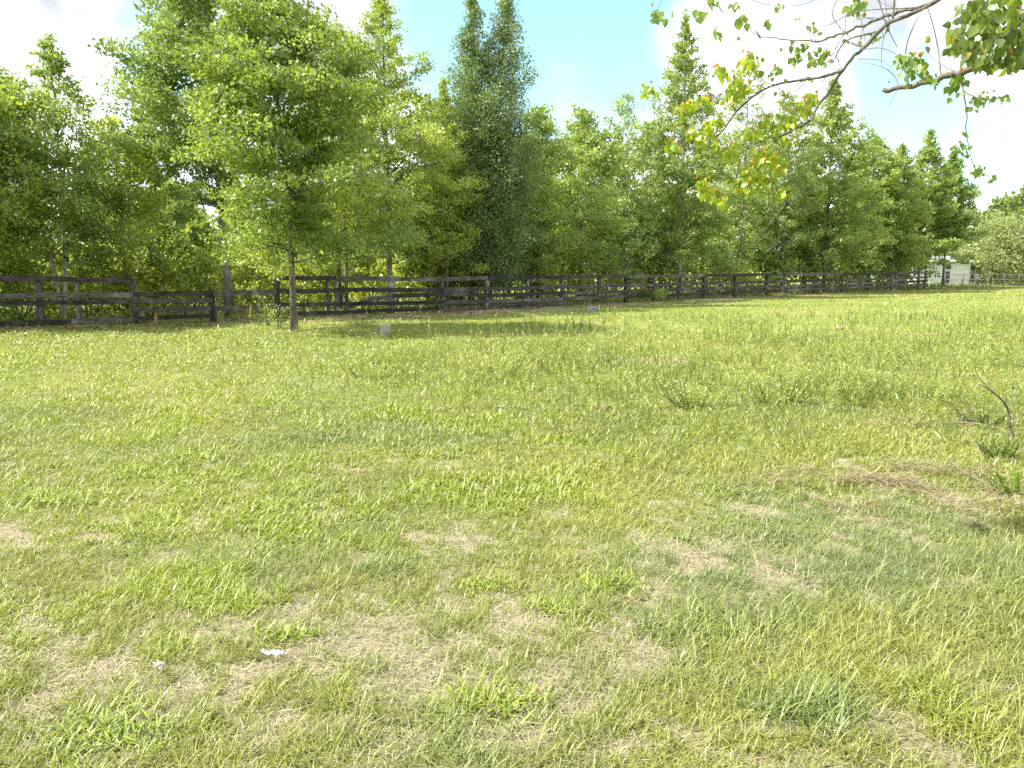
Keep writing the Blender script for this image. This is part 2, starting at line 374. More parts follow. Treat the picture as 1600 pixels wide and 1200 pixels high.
# feathery field weeds: many small upright leafy stalks
def weed_stalks(x, y, h, ls, c1, c2, per=26):
    n = len(x); z = gz(x, y); parts = []
    az = RNG.random(n) * 6.283; lean = RNG.random(n) * .28
    colS = np.tile(np.array([[.14, .2, .04]]), (n, 1))
    parts.append(blades(np.stack([x, y, z], 1), az, h, np.maximum(.002, y * .0003), lean, .15 * RNG.random(n), colS, 2))
    t = np.tile(np.linspace(.12, 1.0, per), n); i = np.repeat(np.arange(n), per)
    d = np.stack([np.cos(az), np.sin(az)], 1)[i]
    P = np.stack([x[i], y[i], z[i]], 1); P[:, :2] += d * (np.sin(lean[i]) * h[i] * t)[:, None]; P[:, 2] += np.cos(lean[i]) * h[i] * t
    u = rdir(len(P), .55); u[:, 2] = np.abs(u[:, 2]) * 1.1 + .45; u /= np.linalg.norm(u, axis=1)[:, None]
    L = ls[i] * 1.25 * (1.15 - .6 * t) * (.6 + .7 * RNG.random(len(P)))
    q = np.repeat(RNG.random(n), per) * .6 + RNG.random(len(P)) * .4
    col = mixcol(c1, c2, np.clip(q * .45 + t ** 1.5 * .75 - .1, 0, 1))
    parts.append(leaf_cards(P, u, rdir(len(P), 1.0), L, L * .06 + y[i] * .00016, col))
    return parts
def build_weeds():
    parts = []
    N0 = 29000
    x, y = sample(5.5, 34, N0, pw=1.0)
    px = 800 + x / y * F * .99
    dens = ell(x, y, 1150, 600, 3.6, 3.0) * 1.0 + ell(x, y, 800, 570, 2.6, 1.5) * .75 + ell(x, y, 1500, 590, 3.0, 3.0) * .75 + ell(x, y, 1300, 530, 7, 5) * .5 + ell(x, y, 1550, 505, 3, 2) * .8 + ell(x, y, 650, 580, 1.0, .7) * .5
    dens *= np.clip(fbm(x, y, 1.3, 51) * 3.2 - 1.1, 0, 1.3)
    keep = (RNG.random(N0) < dens) & (side(x, y) < -2.5); x, y = x[keep], y[keep]; n = len(x)
    h = (.14 + .62 * fbm(x, y, 1.5, 61) ** 1.3 * (.5 + .7 * RNG.random(n)))
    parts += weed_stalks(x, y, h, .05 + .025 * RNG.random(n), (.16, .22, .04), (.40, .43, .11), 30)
    v, f, c = join(parts)
    o = link('field_weeds', mesh_np('field_weeds', v, f, c, M_GRASS)); tag(o, 'feathery light green weeds standing above the grass in the middle of the field', 'weeds', kind='stuff')
    # pale seed heads and small blossoms: specks over the middle distance
    nn = 1600; x, y = sample(9, 26, nn, pw=.9); k = (fbm(x, y, 2, 71) > .5) & (side(x, y) < -2); x, y = x[k], y[k]; n = len(x)
    z = gz(x, y) + .1 + .12 * RNG.random(n)
    col = mixcol((.6, .6, .38), (.75, .75, .7), RNG.random(n))
    L = y * .0012 * (.6 + RNG.random(n)); v, f, c = leaf_cards(np.stack([x, y, z], 1), rdir(n, 1.2), rdir(n), L * 1.6, L * .5, col)
    P = np.stack([x, y, gz(x, y)], 1)
    p2 = blades(P, np.zeros(n), z - P[:, 2], y * .00025, np.zeros(n), np.zeros(n), np.tile([[.2, .26, .07]], (n, 1)), 2)
    v, f, c = join([(v, f, c), p2])
    o = link('seed_heads', mesh_np('seed_heads', v, f, c, M_GRASS)); tag(o, 'tiny pale seed heads scattered over the far grass', 'seed heads', kind='stuff')
build_weeds()

# broad-bladed clumps that stand out in the foreground
def clump(px, py, r, n, L, label, c1=(.20, .28, .02), c2=(.33, .38, .04), wd=.0055):
    cx, cy = gp(px, py); x = np.clip(RNG.normal(0, r * .45, n), -r, r); y = np.clip(RNG.normal(0, r * .34, n), -r * .75, r * .75)
    z = gz(cx + x, cy + y) - gz1(cx, cy)
    col = mixcol(c1, c2, RNG.random(n)) * (.8 + .4 * RNG.random(n))[:, None]
    v, f, c = blades(np.stack([x, y, z], 1), RNG.random(n) * 6.283, L * (.5 + .7 * RNG.random(n)), wd * (.6 + .7 * RNG.random(n)), .25 + .6 * RNG.random(n), .3 + 1.1 * RNG.random(n), col, 4)
    o = link('grass_clump', mesh_np('grass_clump', v, f, c, M_GRASS)); o.location = (cx, cy, gz1(cx, cy))
    tag(o, label, 'grass clump')
clump(945, 915, .24, 420, .075, 'widest bright lime clump of broad blades, in the near grass right of centre')
clump(860, 950, .13, 190, .07, 'lime grass clump touching the lower left of the widest lime clump')
clump(745, 915, .11, 200, .06, 'small dense lime green clump above straw, left of the widest lime clump')
clump(440, 992, .16, 230, .07, 'lime green clump beside the longer scrap of white litter')
clump(345, 890, .16, 230, .07, 'bright yellow green clump left of the darker green tuft')
clump(600, 882, .17, 260, .085, 'darker blue green grass tuft left of the small dense lime clump', (.14, .21, .05), (.24, .31, .07), .004)
clump(170, 1150, .30, 520, .085, 'broad green clump at the bottom left corner of the field', (.19, .26, .03), (.34, .40, .05), .005)
clump(770, 1100, .22, 330, .08, 'yellow green clump low in the near grass, below the widest lime clump')
clump(1260, 1110, .22, 420, .13, 'long dark green tuft near the bottom right of the field', (.14, .20, .05), (.25, .31, .075), .0032)
clump(470, 765, .26, 300, .09, 'low lime clump in the left half of the field, above the darker tuft', (.20, .27, .03), (.34, .40, .05), .0055)
clump(100, 790, .40, 420, .09, 'spreading lime patch of broad blades at the left edge of the field', (.20, .27, .03), (.34, .40, .05), .0055)

# ------------------------------------------------------------------ trees
def crown_leaves(cl, nper, ls, cols, flat=.6, zb=.8, wr=.34, droop=0.0, aniso=None):
    """cl: (m,5) centre xyz, radius, tone"""
    cl = np.asarray(cl); m = len(cl); cnt = np.maximum(3, nper * np.clip(cl[:, 3] / cl[:, 3].mean(), .12, 1.8) ** 1.5 * RNG.uniform(.7, 1.25, m)).astype(int); i = np.repeat(np.arange(m), cnt); n = len(i)
    d = rdir(n); rr = RNG.random(n) ** .5; off = d * (rr * cl[i, 3])[:, None]; off[:, 2] *= flat
    P = cl[i, :3] + off
    u = rdir(n, -droop); u = u + d * .6; u /= np.linalg.norm(u, axis=1)[:, None]
    nm = rdir(n, zb); L = ls * (.6 + .8 * RNG.random(n)) * RNG.uniform(.72, 1.3, m)[i]
    t = np.clip(cl[i, 4] + (RNG.random(n) - .5) * .55, 0, 1)
    return leaf_cards(P, u, nm, L, L * wr, mixcol(cols[0], cols[1], t) * (.85 + .3 * RNG.random(n))[:, None])
PROF = {
 'cone': lambda t: np.clip((1 - t) * 1.7, 0, 1) ** .9 * (1 - .12 * t) + .015,
 'spire': lambda t: np.clip((1.02 - t) * 1.75, 0, 1) ** .85 * np.minimum(1, .75 + 1.2 * t) + .03,
 'oval': lambda t: np.sin(np.pi * np.clip(t * .86 + .12, 0, 1)) ** .7,
 'oak': lambda t: np.sin(np.pi * np.clip(t * .70 + .27, 0, 1)) ** .7,
}
def tree_mesh(H, R_, z0, kind, nl, ncl, nper, ls, cols, tr, elev=.3, flat=.55, rc=.38, bark=None, lean=(0, 0), twin=0, gaps=.15, wr=.34, zb=.8, stems=1, tt=1.0, droop=0.0, bend=.2, lop=0, bias=None, bare=0):
    """returns (trunk mesh, crown mesh)"""
    A = Acc(); cl = []
    def axis(k, n=12, bx=0, by=0, top=1.0):
        ph = random.random() * 6; return [(bx * t + lean[0] * t * t + bend * .35 * math.sin(ph + 3.1 * t) * t, by * t + lean[1] * t * t + bend * .3 * math.cos(ph * 2 + 2.6 * t) * t, H * top * t - (.15 if t == 0 else 0)) for t in [i / (n - 1) for i in range(n)]]
    axes = []
    for k in range(stems):
        a = (math.pi * k + .2) if twin else 2.4 * k + random.random(); sp = 0 if stems == 1 else (.75 if twin else (.12 + .1 * random.random()) * R_)
        ax = axis(k, bx=sp * math.cos(a) * (2.2 if not twin else 1), by=sp * math.sin(a), top=1 if k == 0 else (.96 if twin else .8 + .17 * random.random()))
        axes.append(ax); n = len(ax); rt = tr / math.sqrt(stems) ** .7
        A.tube(ax, [rt * (1.25 if i == 0 else 1) * (1 - .93 * (i / (n - 1)) ** .9) + .004 for i in range(n)], 8, .12)
    prof = PROF[kind]
    gd = [(random.random() * 6.283, z0 + (H - z0) * random.random()) for _ in range(5)]
    for q in range(nl):
        ax = axes[q % len(axes)]; top = ax[-1][2]
        t = ((q + random.random()) / nl) ** .92
        z = z0 + (top - z0) * t; f = z / top * (len(ax) - 1); i = min(int(f), len(ax) - 2); fr = f - i
        b0 = Vector(ax[i]).lerp(Vector(ax[i + 1]), fr)
        a = q * 2.399 + random.uniform(-.5, .5)
        L = R_ * float(prof(np.float64(t))) * random.uniform(.62, 1.12)
        if bias: L *= 1 + bias[1] * math.cos(a - bias[0])
        if any(abs(((a - g0 + math.pi) % (2 * math.pi)) - math.pi) < .6 and abs(z - g1) < .09 * H for g0, g1 in gd) and random.random() < gaps * 4: L *= .45
        L = max(L, .18); e = elev + random.uniform(-.18, .2) + (.5 if kind != 'cone' else .22) * t * t
        d = Vector((math.cos(a) * math.cos(e), math.sin(a) * math.cos(e), math.sin(e)))
        pts = []; np_ = 5
        for j in range(np_):
            s = j / (np_ - 1); p = b0 + d * (L * s); p.z += L * (-.12 * s * s if elev < .6 else .12 * s * s); p.x += .06 * L * math.sin(s * 5 + q); pts.append(p)
        r0 = max(.008, tr * .34 * (1 - t * .8)); A.tube(pts, [r0 * (1 - .85 * j / (np_ - 1)) for j in range(np_)], 4)
        m = max(2, int(ncl * (.35 + .75 * L / R_))); tone0 = random.random()
        for j in range(m):
            s = .22 + .8 * ((j + random.random()) / m) ** .8; jj = min(int(s * (np_ - 1)), np_ - 2); pb = b0 + d * (L * min(s, 1)); pb.z = pts[jj].lerp(pts[jj + 1], min(1, s * (np_ - 1) - jj)).z
            lat = L * .34 * (1.1 - .5 * s); sv = d.cross(Vector((0, 0, 1))).normalized()
            o = sv * random.gauss(0, lat * .7) + Vector((0, 0, random.gauss(0, lat * .25)))
            c = pb + o
            if o.length > .25 and random.random() < .7: A.tube([pb, pb.lerp(c, .6) + Vector((0, 0, .03)), c], [.011, .008, .004], 3)
            if random.random() < bare: continue
            cl.append((c.x, c.y, c.z, rc * random.uniform(.6, 1.25) * (.4 + .75 * L / R_), .5 * tone0 + .5 * random.random()))
    if kind in ('cone', 'spire'):
        for ax in axes:
            for k in range(7):
                zz = ax[-1][2] - random.uniform(.02, .22) * H; a = random.random() * 6.283; q = (ax[-1][2] - zz) * .34 * random.uniform(.4, 1.1); l_ = random.uniform(.3, .7)
                p0 = Vector((ax[-1][0], ax[-1][1], zz)); p1 = p0 + Vector((q * math.cos(a), q * math.sin(a), l_)); A.tube([p0, p1], [.012, .004], 3)
                for u_ in (.45, .75, 1.0): w_ = p0.lerp(p1, u_); cl.append((w_.x, w_.y, w_.z, .1, random.random()))
            for k in range(9):
                s = k / 8; cl.append((ax[-1][0] + random.gauss(0, .06), ax[-1][1] + random.gauss(0, .06), ax[-1][2] - s * .13 * H, .05 + .03 * R_ * s + .05 * s, random.random()))
    v, f, c = crown_leaves(cl, nper, ls, cols, flat, zb, wr, droop)
    return A.mesh('trunk', bark or M_BARK, True), mesh_np('crown', v, f, c, M_LEAF)
def plant_tree(name, x, y, meshes, label, cat='tree', group=None, rot=0, sc=1.0):
    r = empty(name, (x, y, gz1(x, y))); r.rotation_euler = (0, 0, rot); r.scale = (sc, sc, sc)
    t = link('trunk', meshes[0], r); c = link('crown', meshes[1], r); tag(r, label, cat, group); return r
def behind(px, dist):                 # ground point at column px, `dist` metres beyond the fence
    lo, hi = 5., 140.
    for _ in range(40):
        m = (lo + hi) / 2; x = (px - 800) / F * m * (math.cos(PITCH) + .12 * math.sin(PITCH)) ; 
        if m - float(np.interp(x, FX, FY)) < dist: lo = m
        else: hi = m
    return x, m
def topz(py, Y): return at(800, py, Y)[2]

GY = ((.22, .28, .055), (.45, .50, .12))     # yellow green
GM = ((.185, .25, .06), (.38, .44, .13))      # mid green
GD = ((.10, .155, .065), (.26, .33, .13))    # grey dark green
GP = ((.22, .28, .10), (.38, .44, .18))        # pale wispy
GB = ((.14, .205, .055), (.31, .38, .11))
# tree in front of the fence
x, y = gp(460, 516)
plant_tree('oak_tree', x, y, tree_mesh(8.1, 3.1, 1.7, 'oak', 76, 17, 70, .09, ((.14, .21, .045), (.36, .42, .10)), .095, .22, .5, .38, lean=(-.35, .1), gaps=.42, zb=.9, bias=(0.0, .12)), 'round crowned light green oak standing in front of the board fence')
def bt(px, dist, top, kind, R_, z0, nl, ncl, nper, ls, cols, tr, label, name='tree', **k):
    if kind in ('cone', 'oval'):
        R_ *= 1.15; nl = int(nl * 1.45); k.setdefault('elev', .5); k['elev'] = max(.5, k['elev']); k.setdefault('rc', .34)
    nper = int(nper * .92); ls *= .86; cols = tuple(tuple(min(.6, c_ * 1.04) for c_ in q_) for q_ in cols)
    x, y = behind(px, dist); H = topz(top, y)
    return plant_tree(name, x, y, tree_mesh(H, R_, z0, kind, nl, ncl, nper, ls, cols, tr, **k), label)
bt(-30, 2.0, 150, 'oval', 2.3, 1.2, 56, 10, 44, .115, GY, .09, 'bushy green tree cut off by the left edge behind the fence', 'broadleaf_tree')
bt(-110, 1.2, 90, 'oval', 2.6, 2.0, 50, 9, 40, .14, GM, .13, 'tall tree outside the left edge whose shade falls across the fence foot', 'broadleaf_tree')
bt(108, 2.2, 58, 'cone', 2.3, 1.6, 70, 10, 48, .11, GM, .085, 'slim twin trunked green tree behind the tall left fence boards', 'sweetgum_tree', stems=2, lean=(-.5, 0), elev=.5, bark=M_BARKP)
bt(205, 4.0, 190, 'oval', 1.5, .8, 34, 8, 34, .13, GY, .05, 'thin yellow green sapling tree behind the step where the tall boards end', 'young_tree')
bt(363, 2.2, -70, 'oval', 2.5, 3.2, 70, 12, 56, .12, GB, .14, 'tall dark green tree with straight bare lower trunk behind the low fence boards', 'broadleaf_tree', elev=.45, gaps=.3, lean=(-.9, 0), bias=(3.14, .3))
bt(545, 3.0, 40, 'oval', 1.9, 1.5, 44, 8, 30, .12, GP, .07, 'thin pale crowned tree between the oak and the light green cone', 'young_tree', bare=.3)
bt(612, 1.6, -12, 'cone', 3.0, 1.7, 84, 11, 48, .105, GY, .11, 'tall light green conical tree behind the sagging fence board', 'sweetgum_tree', elev=.25)
bt(700, 2.6, 130, 'cone', 1.6, 1.2, 50, 9, 42, .105, GY, .06, 'short yellow green tree just left of the dark double cedar', 'sweetgum_tree')
bt(765, 2.0, -20, 'spire', 2.3, .4, 260, 11, 52, .11, GD, .10, 'dark grey green cedar with two spires rising out of the frame', 'cedar_tree', stems=2, twin=1, elev=.62, flat=1.15, wr=.24, zb=0, gaps=.12)
bt(840, 2.6, 172, 'oval', 1.7, .5, 60, 9, 42, .12, GM, .07, 'shorter green tree close against the right side of the double cedar', 'broadleaf_tree')
bt(905, 3.2, 178, 'oval', 2.3, .5, 56, 9, 36, .15, GM, .09, 'low rounded olive green tree right of the cedars', 'broadleaf_tree')
bt(975, 3.5, 150, 'oval', 2.2, .6, 46, 8, 30, .15, GP, .07, 'pale feathery tree left of the tall pointed tree', 'willow_tree', bare=.25)
bt(1057, 2.0, 28, 'cone', 2.7, 1.5, 90, 10, 40, .15, GM, .12, 'tall pointed green tree with a pale trunk, the highest right of centre', 'sweetgum_tree', bark=M_BARKP, elev=.3)
bt(1150, 3.2, 95, 'oval', 2.6, .8, 60, 8, 28, .15, GP, .09, 'thin topped greyish green tree between the two pointed trees', 'willow_tree', bare=.3)
bt(1215, 2.6, 150, 'oval', 2.4, 1.0, 56, 9, 34, .16, GP, .09, 'pale olive tree just left of the second pointed tree', 'willow_tree', bare=.2)
bt(1280, 2.2, 125, 'cone', 3.6, 1.2, 90, 10, 40, .18, GM, .13, 'broad pointed dark green tree behind the far part of the fence', 'sweetgum_tree')
bt(1345, 3.0, 220, 'oval', 2.7, 1.2, 56, 9, 36, .19, GM, .10, 'rounded green tree next right of the broad pointed tree', 'broadleaf_tree')
bt(1385, 2.0, 228, 'cone', 2.7, 1.5, 62, 9, 36, .2, GM, .10, 'green pointed tree with a thin pale trunk near the far end of the fence', 'sweetgum_tree', bark=M_BARKP)
bt(1425, 2.5, 205, 'cone', 3.1, 1.5, 66, 9, 36, .21, GM, .11, 'pointed tree left of the last tree in the row', 'sweetgum_tree')
bt(1463, 2.0, 238, 'cone', 2.7, 2.9, 60, 9, 36, .2, GB, .11, 'last dark tree of the row, in front of the white shed', 'sweetgum_tree')
# second row, further back, sharing a few meshes
pool = [tree_mesh(9.5, 2.8, .8, 'oval', 46, 9, 30, .2, GM, .1), tree_mesh(10.5, 2.7, 1., 'cone', 56, 8, 30, .2, GB, .1), tree_mesh(8.2, 2.7, .6, 'oval', 46, 8, 28, .19, GY, .09, bare=.1)]
sec = [(-80, 7, 0, .8), (262, 7, 1, .8), (535, 6, 2, 1.05), (670, 6, 0, .9), (735, 6, 1, .95), (830, 7, 2, .95), (900, 8, 0, .95), (960, 9, 1, .9), (1010, 6, 0, .98), (1100, 7, 2, 1.1), (1150, 9, 0, 1.15), (1190, 6, 0, 1.05), (1250, 8, 1, 1.05), (1320, 8, 0, 1.05), (1365, 7, 2, 1.1)]
for i, (px, dd, k, s) in enumerate(sec):
    x, y = behind(px, dd)
    plant_tree('woodland_tree', x, y, pool[k], 'leafy green tree in the second row, further back behind the front row of trees', 'tree', 'trees in the second row behind the fence', rot=i * 1.7, sc=s)
# shrubs filling under the trees
def bush_mesh(R_, H, n, ls, cols, stems=7, bare=0.0, up=.9, per=30):
    A = Acc(); cl = []
    for k in range(stems):
        a = k * 2.4; e = up + random.uniform(-.3, .4); L = H * random.uniform(.7, 1.05)
        d = Vector((math.cos(a) * math.cos(e) * R_ / H * 1.3, math.sin(a) * math.cos(e) * R_ / H * 1.3, math.sin(e)))
        pts = [Vector((.05 * math.cos(a), .05 * math.sin(a), -.05)) + d * (L * s) + Vector((0, 0, .1 * s * L)) for s in (0, .33, .66, 1)]
        A.tube(pts, [.03, .022, .014, .005], 5)
    for k in range(n):
        a = random.random() * 6.283; t = random.random() ** .8; r = R_ * math.sin(math.pi * min(.97, t * .8 + .15)) ** .7 * random.random() ** .5
        cl.append((r * math.cos(a), r * math.sin(a), .1 + t * H * (1 - .25 * random.random()), random.uniform(.18, .34) * max(1, R_ / 1.3), random.random()))
        if random.random() < bare: cl.pop()
    v, f, c = crown_leaves(cl, per, ls, cols, .8, .6)
    return A.mesh('stems', M_BARK, True), mesh_np('foliage', v, f, c, M_LEAF)
bp_ = [bush_mesh(1.3, 2.2, 90, .12, GY), bush_mesh(1.5, 2.0, 100, .13, GM), bush_mesh(1.1, 1.6, 70, .12, ((.26, .30, .05), (.48, .48, .11)))]
def plant_bush(x, y, m, label, group=None, rot=0, sc=1.0, name='shrub', sz=1.0):
    r = empty(name, (x, y, gz1(x, y))); r.rotation_euler = (0, 0, rot); r.scale = (sc, sc, sc * sz); link('stems', m[0], r); link('foliage', m[1], r)
    return tag(r, label, 'shrub', group)
bl = [(-60, 3.5, 1, 1.2), (-10, 6, 0, 1.2), (40, 3.4, 0, 1.0), (75, 6, 2, 1.2), (150, 3.6, 0, 1.05), (185, 7, 2, 1.3), (240, 3.4, 2, 1.1), (262, 5, 0, 1.2), (300, 4.4, 0, 1.1), (330, 8, 2, 1.3), (400, 4.5, 2, 1.1), (425, 8, 0, 1.3), (480, 6, 2, 1.1), (540, 5.0, 0, 1.1), (585, 8, 2, 1.2), (650, 4.2, 0, 1.0), (690, 5, 2, 1.2), (730, 3.2, 0, 1.0), (815, 3, 1, 1.2), (860, 4, 0, 1.3), (930, 3, 1, 1.3), (1000, 3.5, 1, 1.4), (1030, 5, 0, 1.5), (1100, 3, 1, 1.5), (1135, 3, 0, 1.4), (1180, 4, 1, 1.6), (1240, 3, 1, 1.6), (1310, 3.5, 1, 1.8), (1360, 3, 1, 1.8), (1400, 5, 1, 1.8)]
bl = [(a, (b_ + 9 if a < 720 and i % 2 else b_), (2 if a < 720 and i % 2 else c), (d * 1.35 if a < 720 and i % 2 else d)) for i, (a, b_, c, d) in enumerate(bl)]
bl += [(20, 15, 0, 1.5), (130, 16, 2, 1.7), (215, 14, 2, 1.5), (320, 15, 0, 1.7), (385, 13, 2, 1.5), (450, 16, 2, 1.7), (510, 13, 0, 1.5), (570, 17, 2, 1.8), (640, 15, 2, 1.6), (700, 16, 0, 1.6)]
for i, (px, dd, k, s) in enumerate(bl):
    x, y = behind(px, dd + 1.2)
    plant_bush(x, y, bp_[k], 'leafy shrub growing under the trees behind the board fence', 'shrubs under the trees behind the fence', i * 1.3, s)
# leaf litter and low growth along the fence
def fringe():
    parts = []; n = 16000; q = RNG.random(n); x = -20 + 70 * q ** 1.5; fy = np.interp(x, FX, FY); dd = RNG.random(n) * 12 - .3
    y = fy + dd * 1.2; L = .10 + .34 * RNG.random(n) ** 1.8 * np.clip(.5 + dd / 4, 0, 1.2)
    col = mixcol((.10, .15, .03), (.34, .36, .09), RNG.random(n)); dry = RNG.random(n) < .3; col[dry] = mixcol(STRAW, BROWN, RNG.random(n))[dry] * .8
    parts.append(blades(np.stack([x, y, gz(x, y)], 1), RNG.random(n) * 6.283, L, y * .0004 + .003, RNG.random(n) * .4, RNG.random(n) * 1.0, col, 2))
    n = 9000; q = RNG.random(n); x = -20 + 70 * q ** 1.5; y = np.interp(x, FX, FY) + RNG.random(n) * 14; P = np.stack([x, y, gz(x, y) + .05 + .3 * RNG.random(n) ** 2], 1)
    L = .10 + .10 * RNG.random(n)
    parts.append(leaf_cards(P, rdir(n, .3), rdir(n, 1), L, L * .35, mixcol((.10, .17, .03), (.30, .36, .06), RNG.random(n))))
    v, f, c = join(parts); o = link('undergrowth', mesh_np('undergrowth', v, f, c, M_GRASS)); tag(o, 'rough grass and low weeds under the trees beyond the fence', 'undergrowth', kind='stuff')
    n = 15000; q = RNG.random(n); x = -16 + 60 * q ** 1.5; s_ = RNG.normal(-.9, 1.7, n); y = np.interp(x, FX, FY) + s_
    P = np.stack([x, y, gz(x, y) + .01 + .02 * RNG.random(n)], 1); L = .07 + .06 * RNG.random(n)
    u = rdir(n); u[:, 2] *= .15; nm = rdir(n, 3)
    v, f, c = leaf_cards(P, u, nm, L, L * .35, mixcol((.30, .22, .13), (.16, .10, .06), RNG.random(n)))
    o = link('leaf_litter', mesh_np('leaf_litter', v, f, c, M_GRASS)); tag(o, 'brown fallen leaves along the foot of the board fence', 'fallen leaves', kind='stuff')
fringe()

# far right and far behind
m = bush_mesh(4.6, 6.6, 330, .2, ((.24, .27, .11), (.38, .41, .19)), 9, per=52)
x, y = gp(1553, 446.5); y = 76.; x = (1553 - 800) / F * y
plant_bush(x, y, m, 'wide many stemmed olive tree at the far right beside the white shed', name='crepe_myrtle')
m2 = bush_mesh(4.4, 6.4, 300, .2, ((.25, .28, .12), (.40, .42, .20)), 8, per=52)
plant_bush((1625 - 800) / F * 77, 77., m2, 'many stemmed olive tree cut off by the right edge of the photo', name='crepe_myrtle', rot=2)
far = [tree_mesh(11, 4.6, 1.5, 'oval', 44, 9, 26, .42, GM, .2, rc=.7), tree_mesh(12, 4.2, 1.2, 'oak', 44, 9, 26, .42, GB, .2, rc=.7), tree_mesh(10.5, 4.3, 1.2, 'oval', 40, 8, 20, .4, GP, .2, rc=.6, bare=.25)]
fl = [(1475, 96, 2, .8), (1512, 100, 2, .85), (1548, 98, 1, .82), (1580, 100, 0, .86), (1604, 92, 1, 1.0), (1650, 96, 0, .95), (1700, 92, 1, 1.0), (1440, 104, 0, .9), (1400, 100, 2, .9)]
for i, (px, Y, k, s) in enumerate(fl):
    plant_tree('far_tree', (px - 800) / F * Y, Y, far[k], 'distant green tree on the skyline behind the white shed and olive trees', 'tree', 'distant trees behind the shed', rot=i * 2.1, sc=s)
fl = [(-420, 60, 0, .9), (-200, 64, 1, .8), (-60, 66, 0, .75), (60, 62, 2, .8), (170, 66, 1, .7), (280, 64, 0, .75), (390, 66, 2, .8), (480, 68, 0, .75), (570, 70, 1, .75), (660, 74, 0, .8), (760, 78, 1, .85), (860, 84, 0, .85), (960, 88, 1, .9), (1060, 92, 0, .9), (1160, 96, 2, .9), (1260, 98, 0, .95), (1340, 100, 1, .95)]
for i, (px, Y, k, s) in enumerate(fl):
    plant_tree('far_tree', (px - 800) / F * Y, Y, far[k], 'distant tree half hidden through the gaps between the fence-line trees', 'tree', 'distant trees beyond the paddock', rot=i * 2.1, sc=s)

# ------------------------------------------------------------------ board fence
def fpt(px, py):                      # point on the upright plane of the fence seen at a pixel
    rx, ry, rz = ray(px, py)
    for i in range(len(FX) - 1):
        ax, ay, bx, by = FX[i], FY[i], FX[i + 1], FY[i + 1]; ex, ey = bx - ax, by - ay
        den = rx * ey - ry * ex
        if abs(den) < 1e-9: continue
        t = (ax * ey - ay * ex) / den; s = ((rx * t - ax) * ex + (ry * t - ay) * ey) / (ex * ex + ey * ey)
        if t > 0 and -1e-6 <= s <= 1 + 1e-6: return Vector((rx * t, ry * t, EYE + rz * t)), Vector((ex, ey, 0)).normalized()
    raise ValueError((px, py))
def fence(name_label, posts, rails, base_fn, thick_posts=(), odd={}):
    root = None
    for (px, top, pw, *rest) in posts:
        P, e = fpt(px, top); g = gz1(P.x, P.y); 
        if root is None:
            root = empty('board_fence', (P.x, P.y, g)); tag(root, name_label, 'fence'); inv = Vector(root.location)
        n = Vector((e.y, -e.x, 0)); A = Acc(); zt = P.z; tl = random.uniform(-.02, .02)
        h = (zt - g + .3); c = Vector((P.x, P.y, g - .3 + h / 2)) - n * -.0 - inv
        up = Vector((e.x * tl, e.y * tl, 1)) * (h / 2)
        A.box(c - n * .062, e * pw / 2, n * .06, up)
        # chamfered top
        o = link('post', A.mesh('post', M_POST), root)
    for (pa, ya, pb, yb, wd, *rest) in rails:
        lab = rest[0] if rest else None
        a, ea = fpt(pa, ya); b_, eb = fpt(pb, yb)
        segs = max(2, int((b_ - a).length / .9)); A = Acc(); prev = None; n = None
        pts = []
        for i in range(segs + 1):
            t = i / segs; p, e = fpt(pa + (pb - pa) * t, ya + (yb - ya) * t)
            if lab and 'sagging' in lab: p.z += .10 * math.sin(math.pi * t) * (.5 + t)
            else: p.z += .012 * math.sin(t * 9 + pa) * (0 < i < segs)
            pts.append((p, e))
        vs = []; q = []
        for p, e in pts:
            nn = Vector((e.y, -e.x, 0)); c = p - inv + nn * .016
            for sx, sz in ((-1, -1), (1, -1), (1, 1), (-1, 1)):
                vs.append(tuple(c + nn * .0145 * sx + Vector((0, 0, wd / 2 * sz))))
        for i in range(segs):
            for j in range(4): q.append((i * 4 + j, i * 4 + (j + 1) % 4, i * 4 + 4 + (j + 1) % 4, i * 4 + 4 + j))
        q.append((0, 3, 2, 1)); q.append(tuple(segs * 4 + j for j in range(4)))
        A.add(vs, q); o = link('rail', A.mesh('rail', M_BOARD), root)
        if lab: o['label'] = lab
    return root
fence('tall weathered board fence run at the left with four dark rails',
      [(-58, 431, .13), (57, 430, .16), (118, 437, .09), (208, 435, .14)],
      [(-59, 434, 207, 438, .15), (-59, 463, 207, 460, .14), (-59, 475, 207, 471, .13), (-59, 508, 110, 503, .14), (112, 502, 207, 499, .13)], None)
fence('low board fence run with uneven rails, between the two taller runs',
      [(332, 452, .13)],
      [(209, 459.5, 331, 458, .13), (333, 458.5, 431, 455.5, .15), (209, 470.5, 331, 469, .13), (209, 484.5, 331, 482, .14), (333, 481.5, 431, 479.5, .14), (209, 498, 331, 493, .13, 'thin grey lowest board')], None)
posts = [(433, 431, .14), (513, 431, .07), (526, 437, .12), (612, 431, .22), (692.5, 435, .14), (762, 432, .17), (826, 434, .1), (881, 430, .17), (938, 434, .17), (980, 431, .18), (1023, 432, .12), (1065, 432, .13), (1101, 430, .16), (1150, 430, .13), (1201, 430, .13), (1227, 427, .17), (1276, 426, .18), (1318, 425, .16), (1360, 425, .17), (1402, 424, .18), (1448, 423, .2)]
R = []
def runs(ys, w, x0=433, x1=1450, brk=(433, 526, 692, 762, 881, 980, 1101, 1227, 1318, 1402, 1450)):
    br = [b_ for b_ in brk if x0 <= b_ <= x1]
    xs = [a for a, _ in ys]; yv = [b_ for _, b_ in ys]
    for a, b_ in zip(br[:-1], br[1:]):
        j = random.uniform(-1.0, 1.0) * (1 if a < 900 else .6)
        R.append((a + .6, float(np.interp(a, xs, yv)) + j, b_ - .6, float(np.interp(b_, xs, yv)) + j * .3, w))
